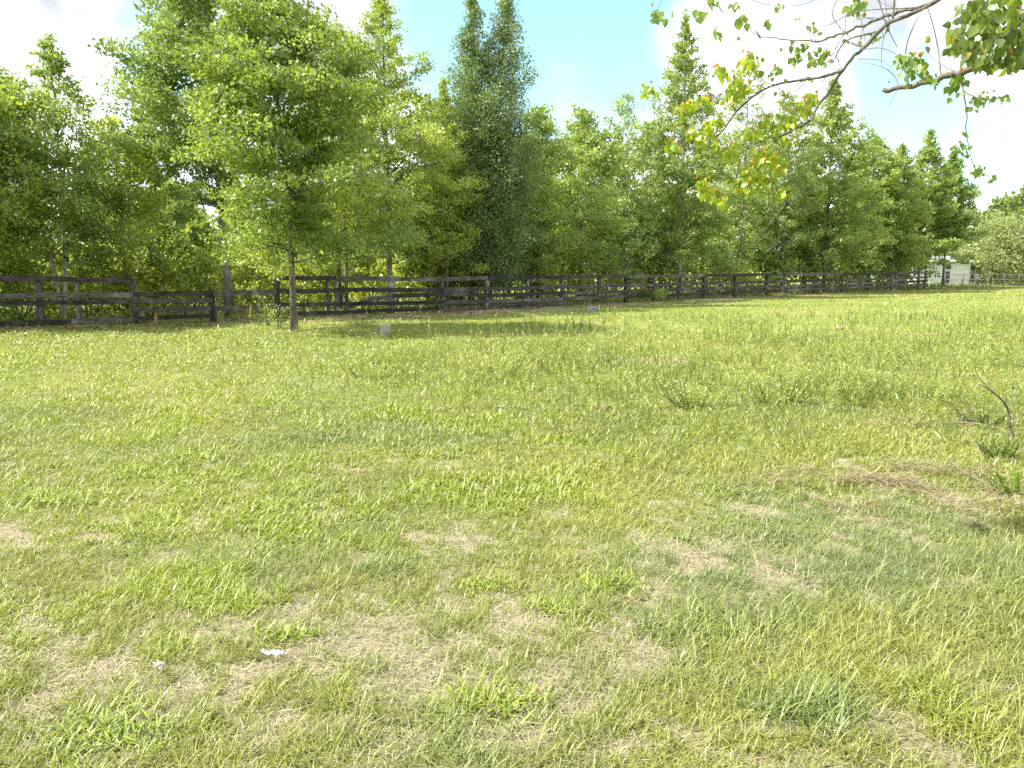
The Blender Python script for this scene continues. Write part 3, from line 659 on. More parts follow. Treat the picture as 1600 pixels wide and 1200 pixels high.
runs([(433, 434.5), (692, 435.5), (762, 434), (980, 432), (1227, 429), (1450, 426)], .15)
runs([(433, 454), (692, 453), (762, 451), (980, 446), (1227, 440), (1450, 433)], .15)
runs([(692, 460), (762, 461), (881, 457), (980, 455), (1227, 447), (1450, 439)], .15, 692)
runs([(433, 477), (692, 472), (762, 470), (881, 467), (980, 463), (1227, 454), (1450, 444)], .14)
runs([(433, 490), (526, 488), (692, 481), (762, 479.5), (881, 474)], .13, 433, 881)
R.append((540, 482, 611, 463, .14, 'loose board sagging down to the left')); R.append((613, 462.5, 692, 460, .15))
R.append((770, 484, 842, 476, .13, 'loose grey board lying near the ground'))
fence('long dark board fence running from the oak to the far right corner of the field', posts, R, None)

# ------------------------------------------------------------------ small things
def block(px, py, s, rot, label, hole=True):
    x, y = gp(px, py); r = Matrix.Rotation(rot, 3, 'Z'); A = Acc(); X = Vector((1, 0, 0)); Y = Vector((0, 1, 0)); Z = Vector((0, 0, 1))
    w, d, h, t = s[0] / 2, s[1] / 2, s[2] / 2, .028
    def bx(c, a, b_, c2): A.box(r @ Vector(c), r @ (X * a), r @ (Y * b_), r @ (Z * c2))
    # hollow block, cores opening to the side
    bx((0, 0, t), w, d, t); bx((0, 0, 2 * h - t), w, d, t); bx((0, -d + t, h), w, t, h - 2 * t); bx((0, d - t, h), w, t, h - 2 * t); bx((0.0, 0, h), t, d - 2 * t, h - 2 * t)
    o = link('concrete_block', A.mesh('concrete_block', M_CONC)); o.location = (x, y, gz1(x, y) - .01); tag(o, label, 'concrete block')
block(600, 524, (.25, .22, .26), .5, 'grey hollow concrete block on the shaded grass right of the oak trunk')
block(925, 487, (.34, .25, .20), -.45, 'pale concrete block lying on bare ground in front of the long fence')
def scrap(px, py, L, label, seed):
    random.seed(seed); x, y = gp(px, py); n = 7; vs = []; q = []
    for i in range(n):
        for j in range(4): vs.append(((i / (n - 1) - .5) * L + random.gauss(0, .003), (j - 1.5) * L * .11 + random.gauss(0, .004) + (i - 3) * -.004, .018 + random.random() * .025))
    for i in range(n - 1):
        for j in range(3): q.append((i * 4 + j, i * 4 + 4 + j, i * 4 + 5 + j, i * 4 + 1 + j))
    A = Acc(); A.add(vs, q); o = link('paper_scrap', A.mesh('paper_scrap', M_PAPER)); o.location = (x, y, gz1(x, y) + .02)
    md = o.modifiers.new('thick', 'SOLIDIFY'); md.thickness = .003; tag(o, label, 'litter')
scrap(427, 1031, .11, 'crumpled strip of white paper lying on straw, the longer piece of litter', 1)
scrap(248, 1056, .05, 'small white paper scrap lying on bare straw at lower left', 2)
scrap(783, 640, .09, 'tiny white scrap in the middle of the field', 3)
scrap(86, 543, .16, 'white speck of litter near the left fence run', 4)
random.seed(21)
def mound():
    A = Acc(); x0, y0 = gp(1018, 568); n = 40; vs = []; q = []
    for i in range(n):
        for j in range(16):
            u = (i / (n - 1) - .5) * 2; w = (j / 15 - .5) * 2; r2 = min(1, u * u + w * w); x = u * .85; y = w * .45
            h = .09 * (1 - r2) ** .8 * (.5 + 1.0 * float(fbm(np.float64(x + 9), np.float64(y + 4), .25, 80))) if r2 < 1 else 0
            vs.append((x, y, h - .03))
    for i in range(n - 1):
        for j in range(15): q.append((i * 16 + j, i * 16 + 16 + j, i * 16 + 17 + j, i * 16 + 1 + j))
    A.add(vs, q)
    o = link('dirt_mound', A.mesh('dirt_mound', M_DIRT, True)); o.location = (x0, y0, gz1(x0, y0)); tag(o, 'low sandy dirt mound with clods showing through the weeds', 'dirt mound')
mound()
def stone(px, py, s, label, mat=M_DIRT, flat=.5):
    x, y = gp(px, py); me = bpy.data.meshes.new('stone'); import bmesh
    bm = bmesh.new(); bmesh.ops.create_icosphere(bm, subdivisions=3, radius=s)
    for v in bm.verts:
        f = .7 + .6 * float(fbm(np.float64(v.co.x / s * 2 + 5 + px), np.float64(v.co.y / s * 2 + v.co.z / s), 1.1, 90)); v.co *= f; v.co.z *= flat
    bm.to_mesh(me); bm.free(); me.materials.append(mat); o = link('stone', me); o.location = (x, y, gz1(x, y) + s * .3); tag(o, label, 'stone')
stone(948, 563, .13, 'pale sandy clod at the left end of the dirt mound')
stone(1063, 566, .15, 'light tan clod at the right end of the dirt mound')
stone(944, 640, .07, 'small pale stone in the grass below the dirt mound')
stone(1312, 514, .12, 'small pale stone in the far grass at right')
# dry orange seed spikes
def spike(px, py, h, label, n=1, col=((.42, .26, .13), (.55, .40, .22))):
    x, y = gp(px, py); cols = []; root = empty('dock_plant', (x, y, gz1(x, y))); A = Acc(); parts = []
    for k in range(n):
        bx = random.uniform(-.08, .08) * (n > 1) * 1.6; tx = random.uniform(-.05, .05); A.tube([(bx, 0, 0), (bx + tx * .5, 0, h * .5), (bx + tx, 0, h)], [.008, .007, .004], 5)
        m = 170; t = .38 + .62 * RNG.random(m); P = np.stack([bx + tx * t, np.zeros(m), h * t * .98], 1) + RNG.normal(0, .022, (m, 3)) * (1.15 - t)[:, None]
        parts.append(leaf_cards(P, rdir(m, 1), rdir(m), np.full(m, .05), np.full(m, .014), mixcol(col[0], col[1], RNG.random(m))))
    link('stem', A.mesh('stem', M_DRY), root); v, f, c = join(parts); link('seed_head', mesh_np('seed_head', v, f, c, M_LEAF), root); tag(root, label, 'weed')
spike(244, 513, .42, 'single rusty seed spike in front of the low fence boards')
spike(391, 508, .55, 'thin yellowish stalk in front of the low fence boards', 1, ((.30, .30, .08), (.5, .42, .18)))
spike(1224, 464, .75, 'leaning orange seed spike, left one of the far pair by the long fence', 2)
spike(1243, 464, .68, 'pale tan seed spike, right one of the far pair by the long fence', 1, ((.5, .42, .25), (.6, .5, .3)))
spike(1412, 455, .7, 'short orange dock weed in front of the far end of the fence', 2)
spike(1308, 459, .7, 'reddish dock weed right of the far pair of seed spikes', 1, ((.35, .16, .1), (.42, .25, .14)))
spike(1547, 450, .95, 'orange dock clump at the foot of the wide olive tree', 7)
spike(1593, 450, 1.0, 'orange dock clump at the right edge below the cut off olive tree', 7)
# leafy weeds at the oak's foot
for px, py, s, l in ((436, 513, .55, 'small leafy sapling at the left foot of the oak trunk'), (418, 508, .5, 'thin leafy weed left of the oak trunk by the low boards')):
    x, y = gp(px, py); plant_bush(x, y, bush_mesh(.35, 1.1, 12, .09, GM, 4, per=22), l, sc=s * 1.15, name='young_sapling')
x, y = gp(1045, 470); plant_bush(x - .6, y - .6, bush_mesh(.5, .5, 14, .09, GY, 4), 'low bright weed at the foot of the long fence right of the pale block', name='leafy_weed')

# ------------------------------------------------------------------ sapling and sticks at right
def tubes(name, polys, mat, parent=None, k=6):
    A = Acc()
    for pts, r0, r1 in polys:
        n = len(pts); A.tube(pts, [r0 + (r1 - r0) * i / (n - 1) for i in range(n)], k)
    return link(name, A.mesh(name, mat, True), parent)
def smooth_poly(pts, n=4):
    P = [Vector(p) for p in pts]; out = []
    for i in range(len(P) - 1):
        a = P[max(i - 1, 0)]; b_ = P[i]; c = P[i + 1]; d = P[min(i + 2, len(P) - 1)]
        for j in range(n):
            t = j / n; out.append(.5 * ((2 * b_) + (c - a) * t + (2 * a - 5 * b_ + 4 * c - d) * t * t + (3 * b_ - a - 3 * c + d) * t ** 3))
    out.append(P[-1]); return out
def broad_leaves(items):
    """items: (pos, dir, normal, length, col); ovate pointed leaves folded along the midrib"""
    n = len(items); P = np.array([i[0] for i in items]); u = np.array([i[1] for i in items]); nm = np.array([i[2] for i in items]); L = np.array([i[3] for i in items]); col = np.array([i[4] for i in items])
    u /= np.linalg.norm(u, axis=1)[:, None]; s = np.cross(nm, u); s /= np.linalg.norm(s, axis=1)[:, None] + 1e-9; nm = np.cross(u, s)
    pr = [(0, .05), (.18, .34), (.42, .42), (.7, .25), (1.0, .01)]; co = np.zeros((n, 15, 3))
    for i, (t, w) in enumerate(pr):
        mid = P + u * (L * t)[:, None] - nm * (L * .10 * t * t)[:, None]
        for j, sg in enumerate((-1, 0, 1)): co[:, i * 3 + j] = mid + s * (L * w * sg)[:, None] + nm * (L * w * .28 * abs(sg))[:, None]
    b_ = (np.arange(n) * 15)[:, None]; fs = []
    for i in range(4):
        for j in range(2): fs.append(np.concatenate([b_ + i * 3 + j, b_ + i * 3 + j + 1, b_ + i * 3 + j + 4, b_ + i * 3 + j + 3], 1))
    return co.reshape(-1, 3), np.concatenate(fs), np.repeat(col, 15, 0)
def put(name, me_data, mat, parent):
    v, f, c = me_data; return link(name, mesh_np(name, v, f, c, mat, True), parent)
bx, by = gp(1583, 692)
r = empty('dead_sapling', (0, 0, 0)); D = by
def rel(px, py, dd=0): return at(px, py, D + dd)
tubes('stem', [(smooth_poly([rel(1584, 698), rel(1580, 675), rel(1575, 640), rel(1562, 622, -.05), rel(1545, 608, -.1), rel(1528, 600, -.1)]), .013, .004),
               (smooth_poly([rel(1576, 640), rel(1582, 622, .1), rel(1583, 600, .1)]), .006, .003), (smooth_poly([rel(1547, 609, -.1), rel(1550, 592), rel(1566, 580)]), .004, .002), (smooth_poly([rel(1560, 620, -.05), rel(1530, 590), rel(1524, 575)]), .004, .002)], M_BARK, r)
it = []
for (px, py, n, cc) in ((1535, 580, 12, 0), (1552, 583, 14, 0), (1568, 590, 12, 0), (1545, 596, 12, 0), (1585, 598, 8, 0), (1598, 655, 9, 1), (1590, 668, 6, 1), (1527, 577, 5, 1)):
    for _ in range(n):
        p = Vector(rel(px + random.gauss(0, 9), py + random.gauss(0, 7), random.gauss(0, .07)))
        c = (.42, .20, .06) if (cc and random.random() < .35) or random.random() < .06 else (.12 + .1 * random.random(), .22 + .1 * random.random(), .03)
        it.append((p, (random.gauss(0, 1), random.gauss(0, 1), random.gauss(-.2, .6)), (random.gauss(0, .5), random.gauss(-.3, .5), 1), random.uniform(.02, .036), c))
put('leaves', broad_leaves(it), M_LEAF, r)
tag(r, 'crooked broken sapling with a few green and orange leaves at the right edge', 'sapling')
def stick(pts, r0, label):
    P = [];
    for px, py, h in pts: x, y = gp(px, py); P.append((x, y, gz1(x, y) + h))
    a = P[0]; o = empty('dry_stick', a); bpy.data.objects.remove(o)
    A = Acc(); q = smooth_poly([tuple(Vector(p) - Vector(a)) for p in P]); n = len(q); A.tube(q, [r0 * (1 - .6 * i / (n - 1)) for i in range(n)], 6)
    m = len(q) // 2; A.tube([q[m], q[m] + Vector((.05, .06, .05)), q[m] + Vector((.1, .14, .06))], [r0 * .6, r0 * .4, r0 * .2], 5)
    o = link('dry_stick', A.mesh('dry_stick', M_DRY, True)); o.location = a; tag(o, label, 'stick')
stick([(1583, 686, .05), (1545, 676, .06), (1500, 670, .05), (1440, 668, .03), (1380, 666, .015)], .008, 'pale stick lying from the broken sapling towards the left')
stick([(1505, 690, .12), (1530, 725, .10), (1534, 750, .05), (1575, 790, .03)], .0045, 'thin pale stick slanting down in front of the broken sapling')
stick([(1400, 690, .05), (1430, 690, .05), (1475, 705, .04)], .004, 'short thin stick in the brown straw left of the sapling')
stick([(1412, 565, .32), (1428, 590, .22), (1438, 625, .02)], .0045, 'dark curved twig standing up in the weeds at right')
stick([(1475, 570, .36), (1490, 590, .2), (1494, 625, .0)], .003, 'pale arched dry stalk in the weeds, right of the dark curved twig')
stick([(1455, 700, .02), (1500, 745, .06), (1545, 775, .07), (1565, 815, .02)], .004, 'long pale stalk over straw, lowest of the sticks at right')
# bright leafy weeds at right edge
def leafy(px, py, h, w, n, label, c1=(.22, .30, .05), c2=(.42, .48, .12)):
    x, y = gp(px, py); rt = empty('leafy_weed', (x, y, gz1(x, y))); A = Acc(); it = []
    for k in range(n):
        a = random.random() * 6.283; rr = random.random() ** .6 * w; lx, ly = rr * math.cos(a), rr * math.sin(a) * .8; hh = h * random.uniform(.5, 1.05)
        A.tube([(lx * .5, ly * .5, 0), (lx * .85, ly * .85, hh * .5), (lx, ly, hh)], [.004, .003, .002], 4)
        for j in range(26):
            t = .1 + .9 * j / 25; p = (lx * (.5 + .5 * t), ly * (.5 + .5 * t), hh * t); az = j * 2.4; q = random.random()
            it.append((p, (math.cos(az), math.sin(az), .5 + t), (0, 0, 1), (.042 - .02 * t) * random.uniform(.7, 1.2), tuple(c1[i] * (1 - q) + c2[i] * q for i in range(3))))
    link('stems', A.mesh('stems', M_TWIG), rt); put('leaves', broad_leaves(it), M_GRASS, rt); tag(rt, label, 'weed')
leafy(1592, 775, .17, .26, 16, 'bright leafy weed at the right edge below the broken sapling')
leafy(1560, 715, .16, .22, 16, 'low darker leafy weed in front of the broken sapling', (.15, .22, .04), (.32, .38, .09))
leafy(1530, 665, .26, .35, 26, 'green leafy weed behind the stick left of the broken sapling', (.17, .25, .04), (.34, .40, .09))
leafy(1212, 636, .42, .42, 30, 'tall bushy light green weed, the most upright one in the middle field')
leafy(1085, 640, .36, .5, 30, 'bushy green weed left of the tallest weed', (.2, .28, .05), (.40, .46, .10))
leafy(1335, 600, .38, .7, 34, 'wide green weed patch at right of the tallest weed', (.2, .27, .05), (.38, .45, .1))
leafy(770, 585, .42, .8, 40, 'wide yellow green weed clump left of the dirt mound', (.24, .30, .05), (.45, .48, .1))
leafy(885, 588, .38, .6, 28, 'yellow tipped weed clump close to the left end of the dirt mound', (.18, .25, .03), (.42, .42, .06))
leafy(580, 592, .30, .5, 22, 'leftmost upright weed clump of the middle field')

# ------------------------------------------------------------------ overhanging tree, top right
random.seed(5)
ov = empty('overhanging_tree', (3.9, 3.3, gz1(3.9, 3.3))); OV = Vector(ov.location)
def op(px, py, Y): return Vector(at(px, py, Y)) - OV
def branch(pts, r0, r1, mat=M_TWIG, label=None):
    A = Acc(); q = smooth_poly([op(*p) if len(p) == 3 and abs(p[0]) > 20 else Vector(p) for p in pts], 5); n = len(q)
    q = [v + Vector((random.gauss(0, .004), 0, random.gauss(0, .004))) for v in q]
    A.tube(q, [r0 + (r1 - r0) * i / (n - 1) for i in range(n)], 7, .15)
    return q, A
A = Acc(); trunk = [Vector((0, 0, -.2)), Vector((.03, .02, 1)), Vector((-.05, .03, 2.0)), Vector((-.02, .0, 3.0)), Vector((.1, .05, 4.2)), Vector((.2, 0, 5.6)), Vector((.25, .1, 6.8))]
tq = smooth_poly(trunk, 4); A.tube(tq, [.17 * (1 - .8 * i / (len(tq) - 1)) for i in range(len(tq))], 10, .08); link('trunk', A.mesh('trunk', M_BARK, True), ov)
def br(pts, r0, r1, extra=(), mat=M_TWIG):
    q, A = branch(pts, r0, r1)
    for e, a, b_ in extra:
        qq = smooth_poly([op(*p) for p in e], 5); n = len(qq); A.tube(qq, [a + (b_ - a) * i / (n - 1) for i in range(n)], 5)
    link('branch', A.mesh('branch', mat, True), ov)
T = (0, 0, 0)
br([(-.03, 0, 2.05), (1790, 95, 3.25), (1690, 92, 3.2), (1600, 99, 3.2), (1555, 99, 3.2), (1500, 113, 3.3), (1440, 130, 3.4), (1380, 143, 3.5)], .032, .009,
   [([(1502, 113, 3.3), (1505, 140, 3.3), (1523, 151, 3.25), (1545, 156, 3.2), (1566, 152, 3.2)], .0035, .0015),
    ([(1504, 135, 3.3), (1511, 180, 3.3), (1509, 198, 3.3), (1513, 225, 3.3), (1523, 262, 3.3), (1548, 277, 3.3)], .003, .0012),
    ([(1404, 138, 3.45), (1392, 158, 3.4), (1382, 182, 3.4)], .002, .001), ([(1405, 138, 3.45), (1398, 120, 3.5), (1380, 105, 3.5), (1350, 98, 3.6)], .0025, .001),
    ([(1450, 127, 3.4), (1425, 110, 3.4), (1404, 85, 3.4)], .004, .001), ([(1470, 120, 3.35), (1466, 80, 3.4), (1458, 40, 3.4), (1447, 5, 3.4)], .004, .002), ([(1420, 134, 3.4), (1415, 80, 3.5), (1430, 35, 3.5), (1446, 10, 3.5)], .0035, .0015)], M_BARK)
br([(0, 0, 2.5), (1760, -60, 3.2), (1660, 0, 3.1), (1600, 31, 3.0), (1561, 60, 3.0), (1528, 83, 3.05), (1505, 100, 3.1)], .02, .004)
br([(0, 0, 3.0), (1760, -200, 3.4), (1640, -110, 3.6), (1530, -40, 3.8), (1461, 4, 3.9), (1391, 35, 4.0), (1348, 74, 4.1), (1317, 110, 4.2), (1278, 167, 4.3), (1266, 188, 4.3), (1228, 210, 4.4), (1197, 218, 4.4), (1162, 237, 4.4), (1117, 271, 4.4)], .0145, .002,
   [([(1317, 110, 4.2), (1285, 120, 4.25), (1259, 124, 4.3), (1213, 132, 4.3), (1182, 147, 4.4), (1151, 174, 4.4), (1123, 211, 4.5), (1095, 219, 4.5), (1069, 225, 4.5), (1038, 237, 4.5)], .009, .0018),
    ([(1271, 176, 4.3), (1255, 195, 4.3), (1209, 217, 4.3), (1222, 228, 4.3), (1231, 245, 4.2)], .0035, .0015),
    ([(1202, 262, 4.3), (1208, 300, 4.3), (1211, 330, 4.3), (1203, 350, 4.3), (1184, 364, 4.3)], .0038, .0022), ([(1216, 340, 4.35), (1218, 365, 4.35), (1211, 382, 4.35), (1196, 394, 4.35)], .003, .002),
    ([(1158, 245, 4.4), (1150, 280, 4.4), (1146, 297, 4.4), (1128, 299, 4.4)], .003, .001), ([(1123, 213, 4.5), (1118, 235, 4.5), (1114, 254, 4.5)], .002, .001), ([(1130, 262, 4.4), (1127, 270, 4.4), (1140, 276, 4.4)], .0025, .001)])
br([(.05, 0, 3.3), (1740, -260, 3.5), (1600, -120, 3.8), (1464, 0, 3.9), (1406, 17, 4.0), (1368, 31, 4.1), (1321, 50, 4.2), (1275, 65, 4.3), (1228, 62, 4.4), (1189, 58, 4.5), (1166, 42, 4.5)], .014, .0015,
   [([(1399, -30, 4.0), (1396, 20, 4.0), (1391, 35, 4.0), (1368, 50, 4.1), (1329, 60, 4.1), (1313, 74, 4.2), (1302, 97, 4.2)], .006, .003), ([(1370, -10, 3.9), (1387, 43, 3.9), (1402, 74, 3.95)], .003, .0015),
    ([(1330, -10, 4.1), (1345, 30, 4.1), (1352, 62, 4.1)], .002, .001), ([(1312, 96, 4.2), (1290, 75, 4.3), (1240, 45, 4.4), (1215, 20, 4.4)], .0022, .001), ([(1345, 78, 4.1), (1375, 75, 4.0), (1400, 84, 4.0)], .0022, .001),
    ([(1340, 92, 4.1), (1380, 96, 4.0), (1404, 125, 3.9)], .002, .001), ([(1180, 150, 4.3), (1160, 152, 4.3), (1120, 155, 4.35), (1111, 143, 4.35)], .002, .001), ([(1330, -30, 4.3), (1300, 20, 4.3), (1330, 60, 4.2)], .003, .0015),
    ([(1430, 12, 3.9), (1340, 18, 4.1), (1290, 40, 4.3), (1260, 28, 4.4)], .003, .001)])
br([(.1, .1, 3.9), (1640, -300, 4.2), (1400, -160, 4.6), (1200, -60, 4.8), (1115, -2, 5.0), (1126, 14, 5.0), (1139, 25, 5.0)], .014, .0015,
   [([(1140, -20, 4.9), (1190, 5, 4.8), (1250, 8, 4.7), (1290, -10, 4.7)], .003, .001), ([(1060, -60, 5.0), (1040, -20, 5.0), (1030, 12, 5.0)], .003, .001), ([(1115, 0, 5.0), (1100, 15, 5.0), (1120, 50, 5.0)], .0025, .001)])
def fine_twigs():
    B = {}; src = [(1461, 4, 3.9), (1391, 35, 4.0), (1348, 74, 4.1), (1317, 110, 4.2), (1278, 167, 4.3), (1259, 124, 4.3), (1182, 147, 4.4), (1151, 174, 4.4), (1321, 50, 4.2), (1275, 65, 4.3), (1228, 62, 4.4), (1406, 17, 4.0), (1368, 31, 4.1), (1228, 210, 4.4), (1197, 218, 4.4), (1213, 132, 4.3), (1440, 130, 3.4), (1500, 113, 3.3), (1302, 97, 4.2), (1189, 58, 4.5)]
    ends = []
    for k in range(62):
        px, py, Y = random.choice(src); A = B.setdefault((px, py), Acc()); a = random.gauss(math.pi, 1.0); L = random.uniform(18, 75); q = []
        x, y = px, py; da = random.gauss(0, .35)
        for j in range(5): q.append(op(x, y, Y + .02 * j)); x += L / 4 * math.cos(a); y += L / 4 * math.sin(a) + 1.5 * j; a += da
        if any(v.z + OV.z < .3 for v in q): continue
        A.tube(smooth_poly(q, 3), [.0022 - .0014 * i / 12 for i in range(13)], 4); ends.append((x, y, Y))
    for A in B.values():
        if A.n: link('twig', A.mesh('twig', M_TWIG, True), ov)
    return ends
ENDS = fine_twigs()
def zp(X, Y): return 980 + X / 2.58, Y / 2.58
gi, yi = [], []
def cluster(px, py, r, n, size, Y, lst, tip=.35, c1=(.10, .19, .03), c2=(.25, .33, .06)):
    for _ in range(n):
        p = op(px + random.gauss(0, r * .5), py + random.gauss(0, r * .42), Y + random.gauss(0, .06 + r * .0015))
        q = random.random(); c = tuple(c1[i] * (1 - q) + c2[i] * q for i in range(3))
        if random.random() < tip: c = random.choice(((.45, .18, .03), (.46, .32, .03), (.48, .25, .03))); sz = size * random.uniform(.4, .7); p.z += .03
        else: sz = size * random.uniform(.7, 1.2)
        lst.append((p, (random.gauss(0, .45), random.gauss(0, .45), -1 if random.random() < .85 else .2), (random.gauss(0, .8), -1 + random.gauss(0, .8), random.gauss(.2, .3)), sz, c))
YC = ((.18, .30, .015), (.44, .46, .02))
for X, Y_, r, n in ((90, 360, 10, 9), (500, 240, 13, 12), (470, 260, 10, 8), (380, 290, 12, 12), (450, 350, 18, 26), (425, 385, 12, 12), (300, 400, 9, 8), (320, 400, 9, 7), (220, 440, 11, 12), (260, 415, 9, 9), (370, 490, 8, 7), (320, 520, 11, 12), (250, 540, 8, 7), (180, 590, 10, 10), (300, 570, 8, 6), (360, 575, 8, 6), (410, 610, 14, 14), (500, 690, 16, 22), (555, 640, 18, 26), (590, 690, 18, 20), (470, 740, 13, 16), (530, 740, 13, 14), (620, 780, 12, 10), (320, 780, 12, 16), (380, 820, 10, 9), (300, 740, 9, 9), (512, 540, 12, 11), (560, 490, 9, 8), (600, 525, 13, 13), (650, 490, 14, 16), (740, 400, 12, 11), (720, 440, 12, 11), (640, 570, 12, 10), (630, 640, 8, 7)):
    px, py = zp(X, Y_); cluster(px, py, r, int(n * 3.0), .036, 4.4, yi, .17, *YC)
for X, Y_, r, n in ((125, 60, 14, 16), (295, 55, 9, 9), (360, 140, 9, 10), (455, 88, 10, 10), (565, 85, 8, 8), (612, 30, 8, 7), (330, 5, 10, 7), (430, 20, 10, 8), (700, 200, 16, 18), (760, 230, 16, 18), (680, 230, 12, 12), (600, 290, 10, 10), (940, 25, 14, 18), (900, 40, 9, 9), (990, 150, 8, 8), (740, 110, 8, 6), (800, 215, 9, 8), (530, 270, 8, 6)):
    px, py = zp(X, Y_); cluster(px, py, r, n, .042, 4.5, gi, .1)
for X, Y_, r, n, s in ((1120, 240, 14, 22, .035), (1170, 245, 13, 20, .035), (1130, 290, 10, 12, .032), (1200, 290, 10, 10, .03), (1250, 320, 10, 10, .03), (1330, 325, 16, 24, .038), (1430, 395, 13, 26, .026), (1400, 420, 10, 12, .024), (1470, 400, 8, 8, .022), (1515, 395, 8, 12, .024), (1340, 600, 9, 14, .022), (1365, 615, 8, 10, .022), (1420, 685, 9, 13, .022), (1470, 712, 6, 7, .022), (1395, 690, 6, 6, .02), (1360, 540, 5, 5, .02), (1305, 400, 3, 1, .03), (1335, 375, 4, 2, .03)):
    px, py = zp(X, Y_); cluster(px, py, r, n, s, 3.3, gi, .08)
for X, Y_, r, n, s in ((1330, 130, 22, 26, .055), (1390, 60, 26, 30, .055), (1450, 110, 28, 34, .06), (1390, 200, 22, 26, .06), (1320, 190, 16, 16, .05), (1500, 50, 26, 26, .06), (1490, 190, 24, 26, .065), (1560, 130, 24, 24, .065), (1590, 210, 22, 16, .065), (1450, 240, 18, 16, .065), (1540, 250, 14, 9, .068), (1400, 20, 24, 20, .055), (1560, 40, 26, 22, .06), (1650, 100, 40, 40, .065), (1750, 0, 60, 50, .065), (1600, -60, 60, 50, .06)):
    px, py = zp(X, Y_); cluster(px, py, r, int(n * 1.45), s * .66, 3.05, gi, .05, (.08, .14, .03), (.24, .30, .06))
for x_, y_, Y_ in ENDS:
    if random.random() < .6: cluster(x_, y_, 5, random.randint(1, 4), .026, Y_, gi, .25, (.16, .2, .05), (.32, .34, .10))
o = put('foliage', broad_leaves(gi), M_LEAF, ov); o['label'] = 'green drooping leaves on the thick branches'
o = put('foliage', broad_leaves(yi), M_LEAF, ov); o['label'] = 'yellow green leaves with orange tips on the low hanging twigs'
# upper crown of the same tree, above the frame
cl = []
for _ in range(90):
    a = random.random() * 6.283; rr = random.random() ** .5 * 2.0; cl.append((.6 + rr * math.cos(a), rr * math.sin(a), random.uniform(4.4, 7.2), .45, random.random()))
put('crown', crown_leaves(cl, 60, .07, GM), M_LEAF, ov)
tag(ov, 'leafy branches with yellow and orange tipped leaves hanging in from the upper right', 'tree')

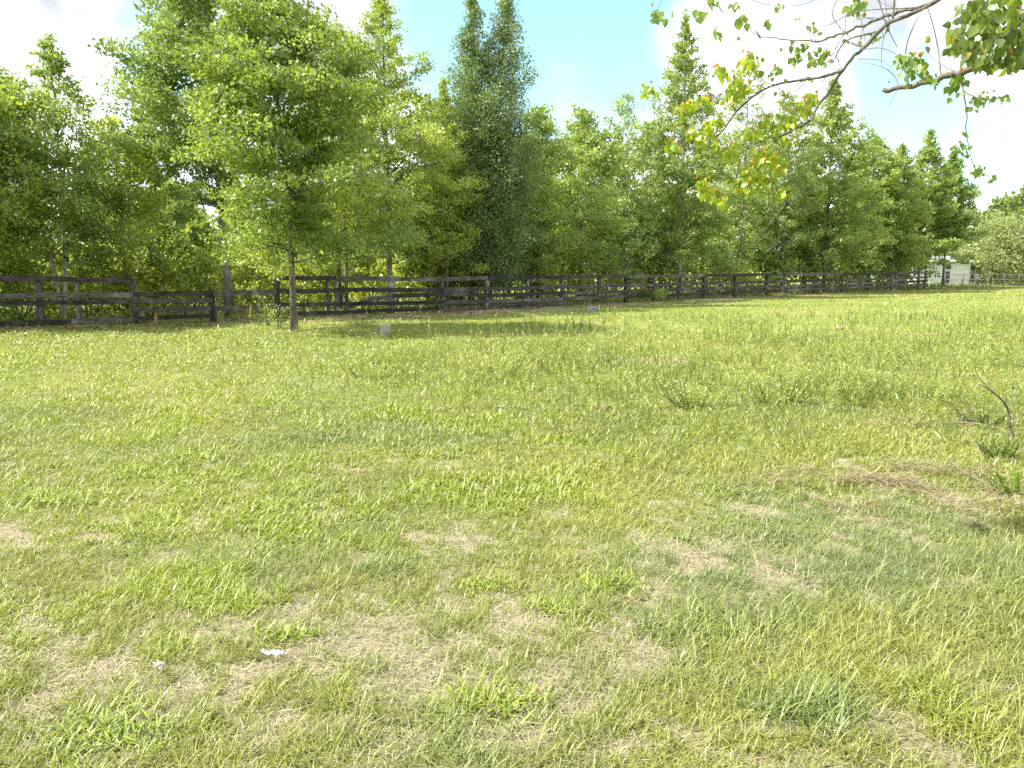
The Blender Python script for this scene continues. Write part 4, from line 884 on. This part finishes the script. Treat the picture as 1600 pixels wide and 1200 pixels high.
# ------------------------------------------------------------------ shed and far wire fence
def shed():
    Y = 74.; x0 = (1424 - 800) / F * Y; x1 = (1508 - 800) / F * Y; h = at(800, 409, Y)[2]; D_ = 4.0
    r = empty('shed', ((x0 + x1) / 2, Y, 0)); w = (x1 - x0) / 2
    A = Acc(); X = Vector((1, 0, 0)); Yv = Vector((0, 1, 0)); Z = Vector((0, 0, 1))
    A.box((0, D_ / 2, h / 2), X * w, Yv * (D_ / 2), Z * (h / 2))
    n = int(2 * w / .3)
    for i in range(n): A.box((-w + (i + .5) * 2 * w / n, -.012, h / 2 - .02), X * .012, Yv * .012, Z * (h / 2 - .03))
    A.add([(-w, 0, h), (w, 0, h), (w, D_, h), (-w, D_, h), (-w, D_ / 2, h + .4), (w, D_ / 2, h + .4)], [(0, 1, 5, 4), (2, 3, 4, 5), (0, 4, 3), (1, 2, 5)])
    link('wall', A.mesh('wall', M_WALL), r)
    A = Acc()
    for s in (0, 1):
        y0 = -.3 if s == 0 else D_ + .3; z0 = h - .03
        A.add([(-w - .25, y0, z0), (w + .25, y0, z0), (w + .25, D_ / 2, h + .5), (-w - .25, D_ / 2, h + .5), (-w - .25, y0, z0 + .06), (w + .25, y0, z0 + .06), (w + .25, D_ / 2, h + .56), (-w - .25, D_ / 2, h + .56)], [(0, 1, 2, 3), (7, 6, 5, 4), (0, 4, 5, 1), (2, 6, 7, 3), (1, 5, 6, 2), (0, 3, 7, 4)])
    link('roof', A.mesh('roof', M_ROOF), r)
    def panel(name, pa, ya, pb, yb, mat, fr=True):
        a = Vector(at(pa, yb, Y)) - Vector(r.location); b_ = Vector(at(pb, ya, Y)) - Vector(r.location); A = Acc(); A.box(((a.x + b_.x) / 2, -.03, (a.z + b_.z) / 2), X * (b_.x - a.x) / 2, Yv * .028, Z * (b_.z - a.z) / 2)
        o = link(name, A.mesh(name, mat), r); A = Acc(); cx = (a.x + b_.x) / 2; hw = (b_.x - a.x) / 2; cz = (a.z + b_.z) / 2; hh = (b_.z - a.z) / 2
        for sx in (-1, 1): A.box((cx + sx * (hw + .03), -.035, cz), X * .029, Yv * .03, Z * (hh + .06))
        for sz in (-1, 1): A.box((cx, -.035, cz + sz * (hh + .03)), X * (hw - .001), Yv * .03, Z * .029)
        link('frame', A.mesh('frame', M_WALL), o)
    panel('window', 1477, 413, 1486, 421, M_DARK); panel('door', 1475, 424, 1484, 445, M_DARK)
    A = Acc(); xa = w; 
    A.add([(xa, .1, h - .25), (xa + 1.9, .1, h - .75), (xa + 1.9, 3.2, h - .75), (xa, 3.2, h - .25), (xa, .1, h - .19), (xa + 1.9, .1, h - .69), (xa + 1.9, 3.2, h - .69), (xa, 3.2, h - .19)], [(3, 2, 1, 0), (4, 5, 6, 7), (0, 1, 5, 4), (1, 2, 6, 5), (2, 3, 7, 6), (3, 0, 4, 7)])
    for px_ in (.6, 1.75): A.box((xa + px_, .2, (h - .6) / 2 - .05), X * .05, Yv * .05, Z * ((h - .6) / 2 - .02))
    link('lean_to_roof', A.mesh('lean_to_roof', M_ROOF), r)
    tag(r, 'small white shed with dark window and grey lean-to at the far right', 'shed')
shed()
def wire_fence():
    Y = 70.; r = None; xs = [1470, 1498, 1509, 1520, 1540, 1562, 1585, 1610, 1640]
    for i, px in enumerate(xs):
        x = (px - 800) / F * Y; z = at(800, 428, Y)[2]
        if r is None: r = empty('rail_fence', (x, Y, 0)); x00 = x
        A = Acc(); w = .10 if px == 1520 else .045; A.tube([(x - x00, 0, -.1), (x - x00, 0, z)], [w, w], 8); link('post', A.mesh('post', M_METAL, True), r)
    xe = (xs[-1] - 800) / F * Y - x00
    for z in (z - .05, z * .55, z * .12):
        A = Acc(); A.tube([(0, -.07, z), (xe / 2, -.07, z - .01), (xe, -.07, z)], [.028] * 3, 6); link('rail', A.mesh('rail', M_METAL, True), r)
    A = Acc(); n = 90
    for i in range(n): A.tube([(xe * (i + .5) / n, -.075, .03), (xe * (i + .5) / n, -.075, z + 1.0)], [.006, .006], 3)
    link('wire_mesh', A.mesh('wire_mesh', M_METAL), r)
    tag(r, 'thin dark metal fence with round posts in front of the white shed', 'fence')
wire_fence()

cy = SC.cycles if hasattr(SC, 'cycles') else None
SC.render.engine = 'CYCLES'
SC.cycles.max_bounces = 8; SC.cycles.diffuse_bounces = 6; SC.cycles.transmission_bounces = 4; SC.cycles.glossy_bounces = 2
SC.cycles.use_denoising = False
